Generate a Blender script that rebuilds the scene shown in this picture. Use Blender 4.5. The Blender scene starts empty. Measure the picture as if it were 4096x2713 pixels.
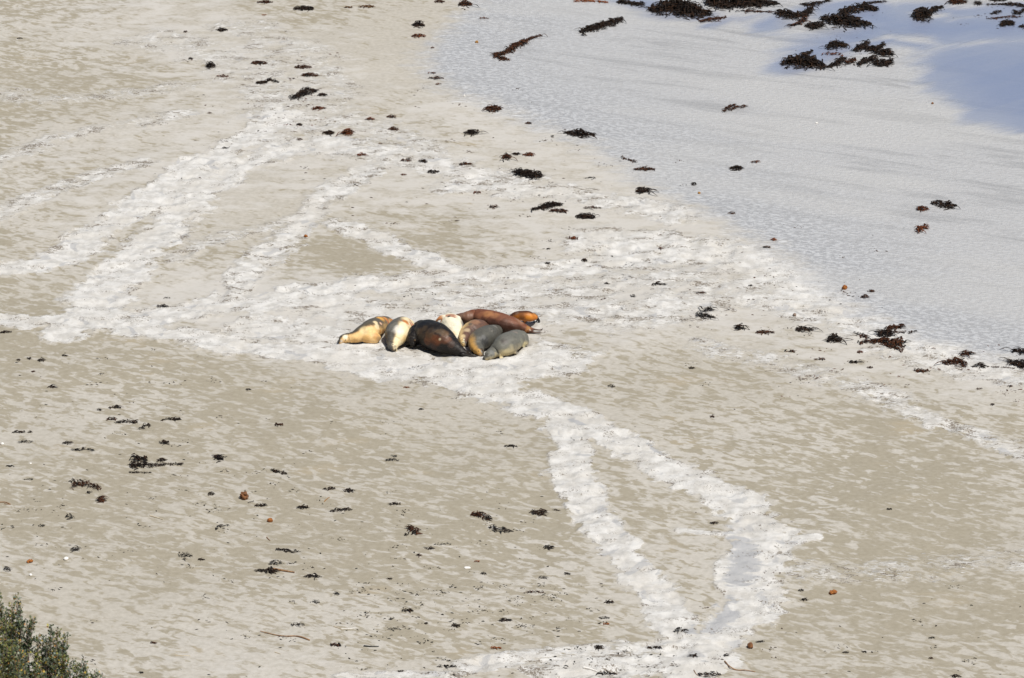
import bpy, bmesh, math, random
import numpy as np
from mathutils import Vector, Matrix, noise as mnoise
from mathutils.bvhtree import BVHTree
random.seed(7); rng = np.random.default_rng(7)
S = bpy.context.scene; COL = S.collection
R = math.radians
# ------------------------------------------------------------------ camera, sky, sun, exposure
LENS, TH, DIST = 144.0, R(20), 80.0
H = DIST*math.sin(TH)
cam = bpy.data.cameras.new('camera'); co = bpy.data.objects.new('camera', cam); COL.objects.link(co)
co.location = (0, 0, H); co.rotation_euler = (R(90)-TH, 0, 0)
cam.lens = LENS; cam.sensor_width = 36; cam.clip_start = 0.5; cam.clip_end = 6000
cam.dof.use_dof = True; cam.dof.focus_distance = 80; cam.dof.aperture_fstop = 13
S.camera = co
SUN_EL, SUN_AZ = R(61), R(138)          # azimuth from +y (away from the camera) towards +x (right)
w = bpy.data.worlds.new('World'); S.world = w; w.use_nodes = True
nt = w.node_tree; bg = nt.nodes['Background']
sky = nt.nodes.new('ShaderNodeTexSky'); sky.sky_type = 'NISHITA'; sky.sun_disc = False
sky.sun_elevation = SUN_EL; sky.sun_rotation = SUN_AZ; sky.altitude = 20; sky.ozone_density = 1.6
nt.links.new(sky.outputs[0], bg.inputs[0]); bg.inputs[1].default_value = 0.07
sd = bpy.data.lights.new('sun', 'SUN'); sd.energy = 4.3; sd.angle = R(0.5); sd.color = (1, .965, .9)
so = bpy.data.objects.new('sun', sd); COL.objects.link(so)
sv = Vector((math.sin(SUN_AZ)*math.cos(SUN_EL), math.cos(SUN_AZ)*math.cos(SUN_EL), math.sin(SUN_EL)))
so.rotation_euler = sv.to_track_quat('Z', 'Y').to_euler(); so.location = (20, 90, 60)
S.view_settings.view_transform = 'Standard'; S.view_settings.look = 'None'
S.view_settings.exposure = 0.0; S.view_settings.gamma = 1

# ------------------------------------------------------------------ photo pixel (4096 x 2713) -> place in the world
CT, ST = math.cos(TH), math.sin(TH)
def ray(px, py):
    x = (px-2048)/4096*36/LENS; y = -(py-1356.5)/4096*36/LENS
    return Vector((x, CT+y*ST, -ST+y*CT))
def G(px, py, z=0.0):
    d = ray(px, py); t = (H-z)/-d.z
    return Vector((d.x*t, d.y*t, z))
def pxm(px, py):                         # photo pixels per metre across, on the sand there
    return 1.0/max(1e-6, (G(px+1, py)-G(px, py)).x)
TILES = dict(A=(0,0), B=(1366,0), C=(2732,0), D=(0,904), E=(1366,904), F=(2732,904), G=(0,1808), H=(1366,1808), I=(2732,1808))
K = 1366/2368

def tag(o, label=None, cat=None, group=None, kind=None):
    if label: o['label'] = label
    if cat: o['category'] = cat
    if group: o['group'] = group
    if kind: o['kind'] = kind
    return o
def mkobj(name, me, mat, parent=None, smooth=True):
    o = bpy.data.objects.new(name, me); COL.objects.link(o)
    if mat: me.materials.append(mat)
    if smooth: me.shade_smooth()
    if parent: o.parent = parent
    return o
def set_col(me, cols, name='tint'):
    a = me.color_attributes.new(name, 'FLOAT_COLOR', 'POINT')
    c = np.ones((len(me.vertices), 4), np.float32); c[:, :3] = cols
    a.data.foreach_set('color', c.ravel())

# ------------------------------------------------------------------ numpy noise
def vnoise(x, y, seed=0):
    xi = np.floor(x).astype(np.int64); yi = np.floor(y).astype(np.int64)
    fx = x-xi; fy = y-yi; fx = fx*fx*(3-2*fx); fy = fy*fy*(3-2*fy)
    def h(a, b):
        n = (a*374761393 + b*668265263 + seed*1442695041) & 0xffffffff
        n = ((n ^ (n >> 13))*1274126177) & 0xffffffff
        return ((n ^ (n >> 16)) & 0xffff)/65535.0
    return (h(xi,yi)*(1-fx)+h(xi+1,yi)*fx)*(1-fy)+(h(xi,yi+1)*(1-fx)+h(xi+1,yi+1)*fx)*fy
def fbm(x, y, o=4, seed=0):
    s = 0; a = .5
    for i in range(o):
        s = s+a*vnoise(x*2**i+17.3*i, y*2**i-9.1*i, seed+i); a *= .5
    return s/(1-.5**o)
def sstep(a, b, v):
    t = np.clip((v-a)/(b-a), 0, 1); return t*t*(3-2*t)

# ------------------------------------------------------------------ tracks and shorelines, overview coordinates (2368 wide)
OV = 4096/2368
def P(pts): return [G(p[0]*OV, p[1]*OV) for p in pts]
# (points, width in metres, strength)
TRACKS = [
 ([(-60,632),(0,622),(80,612),(160,592),(215,545),(290,500),(360,455),(430,405),(520,350),(600,300),(660,260)], .85, 1.0),
 ([(150,770),(215,715),(255,655),(320,590),(370,540),(410,495),(480,430),(560,380),(660,345),(760,330)], .95, 1.0),
 ([(-40,515),(20,485),(90,455),(170,425),(240,402),(340,375)], .55, .52),
 ([(-40,400),(30,360),(110,325),(230,300),(330,285),(430,262)], .55, .44),
 ([(0,215),(90,235),(200,225),(300,215),(420,200)], .7, .30),
 ([(545,700),(560,650),(610,590),(665,545),(705,510),(750,455),(800,425),(850,400)], .72, .74),
 ([(400,600),(450,570),(520,550),(600,530),(690,500)], .5, .42),
 ([(-80,745),(0,745),(120,742),(220,748),(330,752)], .95, 1.0),
 ([(200,750),(330,770),(450,785),(560,800),(680,815),(800,835),(920,850)], .75, 1.0),
 ([(230,735),(380,728),(520,705),(620,695),(740,705),(860,725)], .95, .85),
 ([(600,760),(700,770),(800,790),(900,800)], 1.3, .8),
 ([(620,690),(700,678),(800,668),(920,652),(1040,642),(1180,636),(1320,622),(1450,600),(1600,590),(1760,600)], .95, .85),
 ([(1000,690),(1200,680),(1400,655),(1600,640),(1750,660)], 1.5, .52),
 ([(800,730),(1000,715),(1250,720),(1450,730),(1620,700)], 1.4, .62),
 ([(780,515),(860,545),(920,575),(990,598),(1050,625),(1090,640)], .6, .85),
 ([(830,840),(930,850),(1050,865),(1180,850),(1280,830)], 1.3, .95),
 ([(960,850),(1080,880),(1180,915),(1260,945)], .95, 1.0),
 ([(1230,925),(1300,955),(1370,985),(1450,1030),(1540,1075),(1620,1120),(1700,1170),(1770,1225)], .74, 1.2),
 ([(1690,1150),(1740,1210),(1755,1290),(1745,1370),(1715,1420),(1680,1460),(1640,1500),(1600,1560)], .82, 1.25),
 ([(1690,1290),(1680,1340),(1700,1400)], .35, .9),
 ([(1300,960),(1325,1030),(1320,1080),(1345,1150),(1390,1215),(1440,1285),(1500,1350),(1545,1410),(1580,1470),(1600,1520)], .62, 1.15),
 ([(1570,1228),(1620,1234),(1680,1238)], .2, .9), ([(1780,1262),(1830,1258),(1885,1243)], .22, .95),
 ([(1090,1540),(1180,1528),(1280,1515),(1360,1512),(1460,1500),(1560,1500)], .5, .75),
 ([(1250,1545),(1400,1540),(1550,1540),(1650,1520)], .8, .8),
 ([(780,1568),(900,1560),(1050,1565)], .3, .6),
 ([(2050,915),(2090,950),(2160,975),(2240,1000),(2320,1035),(2420,1075)], .6, .58),
 ([(1640,800),(1750,830),(1850,860),(1960,885),(2060,920)], .7, .40),
 ([(1850,1330),(1980,1320),(2100,1315),(2240,1305),(2400,1290)], .7, .26),
 ([(380,90),(470,110),(560,150),(620,200),(640,260)], 1.6, .36),
 ([(560,60),(700,120),(760,200),(740,290)], 1.3, .30),
 ([(640,330),(760,345),(900,360),(1050,395),(1180,425)], 1.2, .68),
 ([(690,290),(800,280),(900,300),(980,350)], 1.2, .48),
 ([(1050,430),(1200,440),(1330,445),(1450,470),(1560,500)], .9, .70),
 ([(1400,560),(1560,570),(1700,595),(1800,635),(1900,690)], 1.5, .85),
 ([(1750,690),(1900,720),(2050,780),(2200,830),(2368,860)], 1.3, .7),
 ([(1840,700),(1960,720),(2060,770)], .8, .8),
]
BROAD = [([(360,40),(520,110),(620,220),(560,330),(420,420)], 4.5, .30), ([(620,330),(850,380),(1050,420),(1300,460),(1500,540),(1750,640)], 5.0, .36),
 ([(1050,250),(1250,330),(1450,450),(1700,590),(1950,720),(2250,860)], 2.2, .34), ([(1000,720),(1300,700),(1600,680),(1850,720),(2050,790)], 3.4, .40),
 ([(560,690),(650,720),(760,740),(900,760)], 2.4, .60), ([(300,470),(400,400),(560,330),(700,300)], 3.0, .34), ([(0,440),(180,380),(320,330)], 3.5, .12),
 ([(500,1540),(800,1560),(1200,1550)], 1.2, .10)]
BLUES = [([(1830,150),(1890,118),(1960,92),(2050,62)], 1.1), ([(1420,-10),(1500,8),(1570,30),(1640,42)], .8), ([(1990,30),(2080,60),(2200,70),(2368,60)], 1.6),
 ([(1760,60),(1820,30),(1900,10)], .7), ([(2100,20),(2250,30),(2400,20)], .9), ([(1640,60),(1700,45),(1780,25)], .6), ([(1960,110),(2060,95),(2120,105)], .8)]
WET = [(1120,-60),(1075,0),(1050,40),(1010,80),(975,125),(972,155),(1015,190),(1060,220),(1110,240),(1180,262),(1260,300),(1340,332),(1400,372),(1450,412),(1500,440),(1580,480),(1640,512),(1700,545),(1760,575),(1810,612),(1850,642),(1920,690),(2000,730),(2080,765),(2150,795),(2250,822),(2300,832),(2368,838),(2600,850)]
BLUE = [(2700,360),(2500,350),(2368,328),(2290,300),(2200,270),(2150,232),(2110,200),(2085,165),(2085,135),(2120,112),(2180,98),(2260,88),(2368,84),(2700,80)]

def seg_dist(X, Y, pts):
    """unsigned distance to a polyline, and signed side"""
    best = np.full(X.shape, 1e9, np.float32); side = np.zeros(X.shape, np.float32)
    for a, b in zip(pts[:-1], pts[1:]):
        dx, dy = b.x-a.x, b.y-a.y; L = dx*dx+dy*dy+1e-9
        t = np.clip(((X-a.x)*dx+(Y-a.y)*dy)/L, 0, 1)
        ex = X-(a.x+t*dx); ey = Y-(a.y+t*dy); d = np.sqrt(ex*ex+ey*ey)
        s = np.sign(dx*(Y-a.y)-dy*(X-a.x))
        m = d < best
        best = np.where(m, d, best); side = np.where(m, s, side)
    return best, side

def dune(y, x=None):                      # the dune the camera's lookout and the shrubs stand on
    return np.where(y < 57.5, np.maximum(0, (57.5-y))*0.452*sstep(0, 3.0, 57.5-y), 0)
def grid_axis(lo, hi, core, far, n):
    out = far**(np.linspace(0, 1, n+1)[1:])
    return np.concatenate([(lo-(out-1))[::-1], core, hi+(out-1)])
ys = [55.5]
while ys[-1] < 108: ys.append(ys[-1]+0.042*(ys[-1]/60.0)**2)
gx = grid_axis(-15.5, 15.5, np.arange(-15.5, 15.5001, .0315), 2500., 40)
gy = grid_axis(55.5, ys[-1], np.array(ys), 4000., 50)
X, Y = np.meshgrid(gx, gy); X = X.astype(np.float32); Y = Y.astype(np.float32)
print('grid', X.shape)
core = (X > -16) & (X < 16) & (Y > 55) & (Y < 109)
track = np.full(X.shape, -1.0, np.float32)
RAG1 = fbm(X*1.6, Y*1.6, 3, 101); RAG2 = fbm(X*6, Y*6, 3, 103)
def stroke_box(pw, m):
    x0 = min(p.x for p in pw)-m; x1 = max(p.x for p in pw)+m; y0 = min(p.y for p in pw)-m; y1 = max(p.y for p in pw)+m
    ix = np.where((gx > x0) & (gx < x1))[0]; iy = np.where((gy > y0) & (gy < y1))[0]
    return (slice(iy[0], iy[-1]+1), slice(ix[0], ix[-1]+1)) if len(ix) and len(iy) else None
broad = np.full(X.shape, -.55, np.float32)
for pts, wd, st in BROAD:
    pw = P(pts); sl = stroke_box(pw, 2.5*wd); d, _ = seg_dist(X[sl], Y[sl], pw)
    broad[sl] = np.maximum(broad[sl], st-.85*(d/wd)**1.6*.6)
for pts, wd, st in TRACKS:
    pw = P(pts)
    x0 = min(p.x for p in pw)-3*wd; x1 = max(p.x for p in pw)+3*wd; y0 = min(p.y for p in pw)-3*wd; y1 = max(p.y for p in pw)+3*wd
    ix = np.where((gx > x0) & (gx < x1))[0]; iy = np.where((gy > y0) & (gy < y1))[0]
    if len(ix) == 0 or len(iy) == 0: continue
    sl = (slice(iy[0], iy[-1]+1), slice(ix[0], ix[-1]+1))
    d, _ = seg_dist(X[sl], Y[sl], pw)
    d = d + wd*(.75*(RAG1[sl]-.5)) + .60*(RAG2[sl]-.5)*min(1, wd)
    s2 = st+max(0, st-.8)*1.3
    v = s2*(1-(np.maximum(d, 0)/(wd*.66))**2.4)      # high inside, falling off at a ragged edge
    v = np.maximum(v, -1)
    track[sl] = np.maximum(track[sl], v)
pale = np.clip(broad, -.6, .6)
wetspot = np.full(X.shape, -1., np.float32)        # the trail is dug down to damp grey sand at its bend
for pts, wd in (([(1705,1255),(1725,1300),(1705,1345)], .30), ([(1690,1385),(1665,1400)], .16), ([(1690,1420),(1655,1450),(1610,1462)], .22), ([(1500,1030),(1530,1052)], .07), ([(1320,970),(1350,985)], .08)):
    pw = P(pts); sl = stroke_box(pw, 6*wd); d, _ = seg_dist(X[sl], Y[sl], pw); wetspot[sl] = np.maximum(wetspot[sl], 1-d/wd)
dw, sw = seg_dist(X, Y, P(WET)); wet = dw*sw        # + on the seaward side
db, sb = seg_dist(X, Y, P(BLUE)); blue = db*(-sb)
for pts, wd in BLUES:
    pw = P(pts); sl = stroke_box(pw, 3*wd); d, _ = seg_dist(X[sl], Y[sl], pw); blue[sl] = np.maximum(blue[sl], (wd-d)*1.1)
wobble = (fbm(X*.5, Y*.5, 3, 5)-.5)*.9
wet = np.clip(wet+wobble*.5, -5, 5); blue = np.clip(blue+wobble*.6, -5, 5)
wet = np.where(Y < 56, -5, wet)
trm = sstep(.05, .7, track + (fbm(X*3, Y*3, 3, 11)-.5)*.7)*(1-sstep(-.2, .3, wet))
# real relief: churned sand in the tracks, a gentle swell elsewhere
lump = (fbm(X*3.2, Y*3.2, 4, 21)-.5)
lump2 = 1-np.abs(fbm(X*2.2+3, Y*2.2, 4, 31)-.5)*4
flip = np.abs(np.sin((X*.9+Y*.55)*7+fbm(X, Y, 2, 77)*9))
Z = (fbm(X*.45, Y*.45, 3, 41)-.5)*.10 + (fbm(X*2.6, Y*1.8, 3, 43)-.5)*.014*(1-sstep(-.5,.3,wet))
Z = Z + trm*(lump*.085 + np.clip(lump2, 0, 1)*.022 - np.clip((fbm(X*1.9+9, Y*2.4, 3, 33)-.60)*6, 0, 1)*.035 + (fbm(X*9, Y*9, 2, 51)-.5)*.014 - .012 + flip*.010)
Z = Z + sstep(.02, .30, track)*(1-sstep(.30, .62, track))*.012*(1-sstep(-.2, .3, wet))   # pushed up rims
flat = np.exp(-(((X-(-1.4))/2.7)**2+((Y-75.3)/1.6)**2)**2)
Z = Z*(1-flat*.8)
Z = np.where(core, Z, Z*.2)
Z = Z*(1-sstep(-.3, .8, wet)*.88)
Z = Z + dune(Y) * (1) + np.where(Y < 55, (fbm(X*.3, Y*.3, 3, 61)-.5)*.5, 0)
Z = Z.astype(np.float32)
def make_grid(name, X, Y, Z):
    ny, nx = X.shape; me = bpy.data.meshes.new(name)
    me.vertices.add(nx*ny); me.vertices.foreach_set('co', np.stack([X, Y, Z], -1).astype(np.float32).ravel())
    i = np.arange(nx*ny, dtype=np.int32).reshape(ny, nx)
    q = np.stack([i[:-1,:-1], i[:-1,1:], i[1:,1:], i[1:,:-1]], -1).reshape(-1, 4)
    me.loops.add(q.size); me.loops.foreach_set('vertex_index', q.ravel())
    me.polygons.add(len(q)); me.polygons.foreach_set('loop_start', np.arange(0, q.size, 4, dtype=np.int32))
    me.update(calc_edges=True); return me
gme = make_grid('beach', X, Y, Z)
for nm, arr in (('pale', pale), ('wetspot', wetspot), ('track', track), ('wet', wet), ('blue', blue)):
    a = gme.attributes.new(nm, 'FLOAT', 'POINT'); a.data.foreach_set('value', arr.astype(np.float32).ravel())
def gz(x, y):                              # height of the sand at a place
    i = int(np.clip(np.searchsorted(gy, y), 1, len(gy)-1)); j = int(np.clip(np.searchsorted(gx, x), 1, len(gx)-1))
    fy = (y-gy[i-1])/(gy[i]-gy[i-1]); fx = (x-gx[j-1])/(gx[j]-gx[j-1])
    return float((Z[i-1,j-1]*(1-fx)+Z[i-1,j]*fx)*(1-fy)+(Z[i,j-1]*(1-fx)+Z[i,j]*fx)*fy)
def GS(px, py):                            # photo pixel -> the sand surface
    p = G(px, py)
    for _ in range(3): p = G(px, py, gz(p.x, p.y))
    return p

# ------------------------------------------------------------------ node helper
class NT:
    def __init__(s, name):
        s.m = bpy.data.materials.new(name); s.m.use_nodes = True; s.t = s.m.node_tree
        s.b = s.t.nodes['Principled BSDF']
    def n(s, typ, **kw):
        nd = s.t.nodes.new(typ)
        for k, v in kw.items(): setattr(nd, k, v)
        return nd
    def put(s, sock, v):
        if hasattr(v, 'is_linked'): s.t.links.new(v, sock)
        elif isinstance(v, (tuple, list)) and len(v) == 3 and sock.type == 'RGBA': sock.default_value = (*v, 1)
        else: sock.default_value = v
    def math(s, op, a, b=0.0, clamp=False):
        nd = s.n('ShaderNodeMath', operation=op, use_clamp=clamp); s.put(nd.inputs[0], a)
        s.put(nd.inputs[1], b); return nd.outputs[0]
    def mix(s, f, a, b, mode='MIX'):
        nd = s.n('ShaderNodeMix', data_type='RGBA', blend_type=mode); s.put(nd.inputs[0], f); s.put(nd.inputs[6], a); s.put(nd.inputs[7], b)
        return nd.outputs[2]
    def ss(s, v, lo, hi, o0=0.0, o1=1.0):
        nd = s.n('ShaderNodeMapRange', interpolation_type='SMOOTHSTEP')
        for i, q in enumerate((v, lo, hi, o0, o1)): s.put(nd.inputs[i], q)
        return nd.outputs[0]
    def attr(s, name, col=False):
        nd = s.n('ShaderNodeAttribute', attribute_name=name); return nd.outputs['Color' if col else 'Fac']
    def coords(s, scale=(1,1,1), rot=(0,0,0), loc=(0,0,0), kind='Position'):
        g = s.n('ShaderNodeNewGeometry').outputs['Position'] if kind == 'Position' else s.n('ShaderNodeTexCoord').outputs[kind]
        if any(rot):                       # turn first, then stretch
            mr = s.n('ShaderNodeMapping'); s.put(mr.inputs[0], g); mr.inputs[2].default_value = rot; g = mr.outputs[0]
        mp = s.n('ShaderNodeMapping'); s.put(mp.inputs[0], g)
        mp.inputs[1].default_value = loc; mp.inputs[3].default_value = scale
        return mp.outputs[0]
    def noise(s, vec, scale=1, detail=3, rough=.5, dist=0.0):
        nd = s.n('ShaderNodeTexNoise'); s.put(nd.inputs['Vector'], vec); nd.inputs['Scale'].default_value = scale
        nd.inputs['Detail'].default_value = detail; nd.inputs['Roughness'].default_value = rough; nd.inputs['Distortion'].default_value = dist
        return nd.outputs[0]
    def bump(s, h, strength, dist, normal=None):
        nd = s.n('ShaderNodeBump'); s.put(nd.inputs['Height'], h); s.put(nd.inputs['Strength'], strength); nd.inputs['Distance'].default_value = dist
        if normal: s.t.links.new(normal, nd.inputs['Normal'])
        return nd.outputs[0]
    def out(s, **kw):
        for k, v in kw.items(): s.put(s.b.inputs[k.replace('_', ' ')], v)
        return s.m

# ------------------------------------------------------------------ the beach material
def beach_mat():
    n = NT('beach_sand')
    c2 = n.coords((1, 1, 0))
    b1 = n.noise(n.coords((1.2, 2.3, 0), (0, 0, R(33))), 1.9, 4, .55, .8)
    b2 = n.noise(n.coords((2.4, 4.6, 0), (0, 0, R(24))), 2.0, 4, .55, .6)
    big = n.noise(c2, .22, 3, .5)
    wet = n.attr('wet'); tr = n.attr('track')
    v = n.math('ADD', n.math('MULTIPLY', b1, .60), n.math('MULTIPLY', b2, .40))
    v = n.math('ADD', v, n.math('MULTIPLY', n.math('SUBTRACT', big, .5), .38))
    v = n.math('ADD', v, n.ss(wet, -4.8, -.6, 0.0, .07))
    v = n.math('ADD', v, n.ss(tr, -.6, .3, -.01, .05))
    pl = n.attr('pale'); v = n.math('ADD', v, n.ss(pl, -.4, .4, 0, .07))
    soft = n.ss(n.noise(c2, .5, 2), .4, .6, .025, .055)
    blot = n.ss(v, n.math('SUBTRACT', .495, soft), n.math('ADD', .515, soft))
    grain = n.noise(c2, 60, 3, .7); mid = n.noise(c2, 9, 4, .6)
    tan = n.mix(n.ss(mid, .3, .7), (.312, .275, .207), (.360, .321, .248))
    tan = n.mix(n.math('MULTIPLY', n.ss(n.noise(n.coords((.5,.9,0)), 1, 3), .62, .74), .4), tan, (.42, .345, .235))   # faint yellow stain
    pale = n.mix(n.ss(mid, .3, .7), (.440, .408, .352), (.520, .485, .428))
    dull = n.ss(n.noise(c2, .12, 2), .42, .6)          # whole areas of even sand without the dapple
    col = n.mix(n.math('MULTIPLY', blot, n.math('ADD', .74, n.math('MULTIPLY', dull, .24))), tan, pale)
    pz = n.math('MULTIPLY', n.ss(n.math('ADD', pl, n.math('MULTIPLY', n.math('SUBTRACT', n.noise(n.coords((.9, 1.5, 0)), 1.3, 6, .68), .5), 2.6)), .04, .50), .72)
    col = n.mix(pz, col, (.545, .517, .474))
    e1 = n.noise(c2, 1.5, 6, .66, .4); e2 = n.noise(n.coords((.65, 1.7, 0), (0, 0, R(12))), 10, 4, .68)
    tv = n.math('ADD', tr, n.math('MULTIPLY', n.math('SUBTRACT', e1, .5), 2.0))
    tv = n.math('ADD', tv, n.math('MULTIPLY', n.math('SUBTRACT', e2, .5), n.ss(tr, .5, 1.5, 2.6, 1.1)))
    tm = n.ss(tv, .16, .56)
    white = n.mix(n.ss(n.noise(c2, 3.5, 5, .65), .38, .62), (.690, .670, .635), (.530, .508, .470))
    gold = n.noise(c2, .8, 4, .6)
    white = n.mix(n.ss(gold, .45, .68, 0, .7), white, (.555, .522, .468))
    damp = n.math('MULTIPLY', n.ss(n.noise(n.coords((.9, .7, 0), (0,0,.4)), 2.4, 3, .5, .8), .61, .68), .8)
    white = n.mix(damp, white, (.43, .425, .42))
    ws = n.ss(n.math('ADD', n.attr('wetspot'), n.math('MULTIPLY', n.math('SUBTRACT', n.noise(n.coords((1, 2, 0)), 3, 4, .6), .5), 3.0)), .0, .5)
    white = n.mix(n.math('MULTIPLY', ws, .85), white, (.40, .40, .405))
    col = n.mix(n.math('MULTIPLY', tm, .93), col, white)
    # crumbs of weed in the churned sand
    sp = n.noise(n.coords((24, 17, 0)), 1, 4, .75, .8); cl = n.noise(n.coords((.8, 1.5, 0)), 1.9, 5, .7)
    edge = n.math('SUBTRACT', 1.0, n.math('ABSOLUTE', n.math('MULTIPLY', n.math('SUBTRACT', tv, .30), 2.0)), clamp=True)
    dens = n.math('ADD', n.math('MULTIPLY', tm, .56), n.math('ADD', n.math('MULTIPLY', edge, .62), .10))
    thr = n.math('SUBTRACT', .80, n.math('MULTIPLY', n.math('MULTIPLY', n.ss(cl, .40, .62), dens), .40))
    spk = n.ss(n.math('SUBTRACT', sp, thr), -.01, .04)
    wv = n.math('ADD', wet, n.math('MULTIPLY', n.math('SUBTRACT', n.noise(n.coords((.8, 1.3, 0)), 1.6, 6, .68), .5), 2.3))
    wm = n.ss(wv, -.50, .70)
    dry = n.math('SUBTRACT', 1.0, wm)
    col = n.mix(n.math('MULTIPLY', n.math('MULTIPLY', spk, dry), .75), col, (.13, .095, .06))
    # wet sand
    rip = n.noise(n.coords((1.6, 2.6, 0), (0, 0, R(25))), 4.2, 5, .65, .3)
    streak = n.noise(n.coords((.30, 1.7, 0), (0, 0, R(26))), 1, 5, .62, .35)
    sheet = n.noise(n.coords((.10, .28, 0), (0, 0, R(20))), 1, 3, .5)
    ne = n.ss(wet, .3, 4.5)
    wcol = n.mix(ne, (.390, .387, .388), (.475, .466, .456))
    wcol = n.mix(n.math('MULTIPLY', n.ss(rip, .46, .56), n.ss(wet, 0, 5, .80, .30)), wcol, (.60, .60, .60))
    wcol = n.mix(n.math('MULTIPLY', n.ss(streak, .48, .66), n.ss(wet, 1, 5, .30, .72)), wcol, (.345, .34, .335))
    wcol = n.mix(n.math('MULTIPLY', n.ss(sheet, .50, .62), .45), wcol, (.54, .525, .50))
    wcol = n.mix(n.math('MULTIPLY', n.ss(grain, .35, .7), .08), wcol, (.3, .3, .3))
    col = n.mix(wm, col, wcol)
    fleck_n = n.noise(n.coords((2.2, 12, 0), (0, 0, R(8))), 1, 3, .6); reg = n.ss(n.noise(c2, .35, 2), .42, .58)
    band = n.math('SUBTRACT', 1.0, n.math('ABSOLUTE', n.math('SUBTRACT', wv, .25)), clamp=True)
    col = n.mix(n.math('MULTIPLY', n.math('MULTIPLY', n.ss(fleck_n, .60, .68), band), n.math('MULTIPLY', reg, .85)), col, (.80, .80, .79))   # whitish flecks along the wet border
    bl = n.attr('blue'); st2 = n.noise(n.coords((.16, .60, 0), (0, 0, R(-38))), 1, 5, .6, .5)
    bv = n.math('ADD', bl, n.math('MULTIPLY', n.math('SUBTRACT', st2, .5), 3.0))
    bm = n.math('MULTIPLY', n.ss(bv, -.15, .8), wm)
    col = n.mix(n.math('MULTIPLY', bm, n.ss(bl, 0, 2, .62, .85)), col, n.mix(n.ss(st2, .4, .6), (.185, .23, .36), (.215, .255, .37)))  # sky's blue reflection in the water film, painted into the base colour
    rough = n.math('SUBTRACT', .95, n.math('MULTIPLY', wm, .50))
    rough = n.math('SUBTRACT', rough, n.math('MULTIPLY', bm, .22))
    bh = n.math('ADD', n.math('MULTIPLY', n.noise(c2, 20, 5, .68), n.math('ADD', n.math('MULTIPLY', tm, 1.3), .3)), n.math('MULTIPLY', blot, .10))
    nb = n.bump(n.math('MULTIPLY', bh, dry), .6, .022)
    nb = n.bump(n.math('MULTIPLY', n.math('MULTIPLY', rip, wm), n.math('SUBTRACT', 1.0, n.math('MULTIPLY', bm, .8))), .9, .05, nb)
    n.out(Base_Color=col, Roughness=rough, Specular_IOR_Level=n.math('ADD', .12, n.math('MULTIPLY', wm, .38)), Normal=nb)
    return n.m
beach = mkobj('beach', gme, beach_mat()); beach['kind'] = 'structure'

# ------------------------------------------------------------------ materials for things
def weed_mat():
    n = NT('seaweed'); t = n.attr('tint', True); c = n.coords(kind='Object')
    v = n.ss(n.noise(c, 30, 3), .3, .7, .6, 1.5)
    col = n.mix(1.0, t, n.mix(v, (0,0,0), (1,1,1)), 'MULTIPLY')
    n.out(Base_Color=col, Roughness=.7, Specular_IOR_Level=.12); return n.m
M_WEED = weed_mat()
def pelt_mat():
    n = NT('sea_lion_pelt'); t = n.attr('tint', True); c = n.coords(kind='Object')
    f = n.noise(c, 9, 5, .65); g = n.noise(n.coords((1, 1, 3), kind='Object'), 45, 3, .6)
    k = n.math('ADD', n.ss(f, .3, .7, .80, 1.16), n.math('MULTIPLY', n.math('SUBTRACT', g, .5), .5))
    col = n.mix(1.0, t, n.mix(k, (0,0,0), (1,1,1)), 'MULTIPLY')
    dust = n.ss(n.noise(c, 70, 2, .6), .60, .70, 0, .30)
    col = n.mix(n.math('MULTIPLY', dust, n.ss(f, .45, .6)), col, (.46, .37, .27))
    n.out(Base_Color=col, Roughness=n.ss(f, .3, .7, .42, .60), Specular_IOR_Level=.34, Normal=n.bump(n.math('ADD', g, n.math('MULTIPLY', f, .6)), .35, .006)); return n.m
M_PELT = pelt_mat()
def plain(name, col, rough=.6, col2=None, sc=20, spec=.4):
    n = NT(name); c = n.coords(kind='Object')
    n.out(Base_Color=n.mix(n.ss(n.noise(c, sc, 3, .6), .35, .65), col, col2 or tuple(x*.7 for x in col)), Roughness=rough, Specular_IOR_Level=spec,
          Normal=n.bump(n.noise(c, sc*3, 3), .4, .004)); return n.m
M_BLACK = plain('wet_dark_skin', (.012, .011, .011), .3, spec=.5)
M_SPONGE = plain('orange_sponge', (.36, .13, .025), .85, (.20, .065, .015), 30)
M_BROWN = plain('brown_sponge', (.24, .10, .035), .85, (.10, .045, .02), 30)
M_YELLOW = plain('ochre_sponge', (.40, .22, .06), .8, (.28, .13, .04), 30)
M_SHELL = plain('bleached_shell', (.86, .83, .78), .5, (.78, .74, .68), 30)
M_WOOD = plain('driftwood', (.34, .20, .10), .8, (.22, .12, .06), 25)
M_PALEWOOD = plain('bleached_straw', (.66, .58, .42), .8, (.5, .42, .3), 25)

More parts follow.
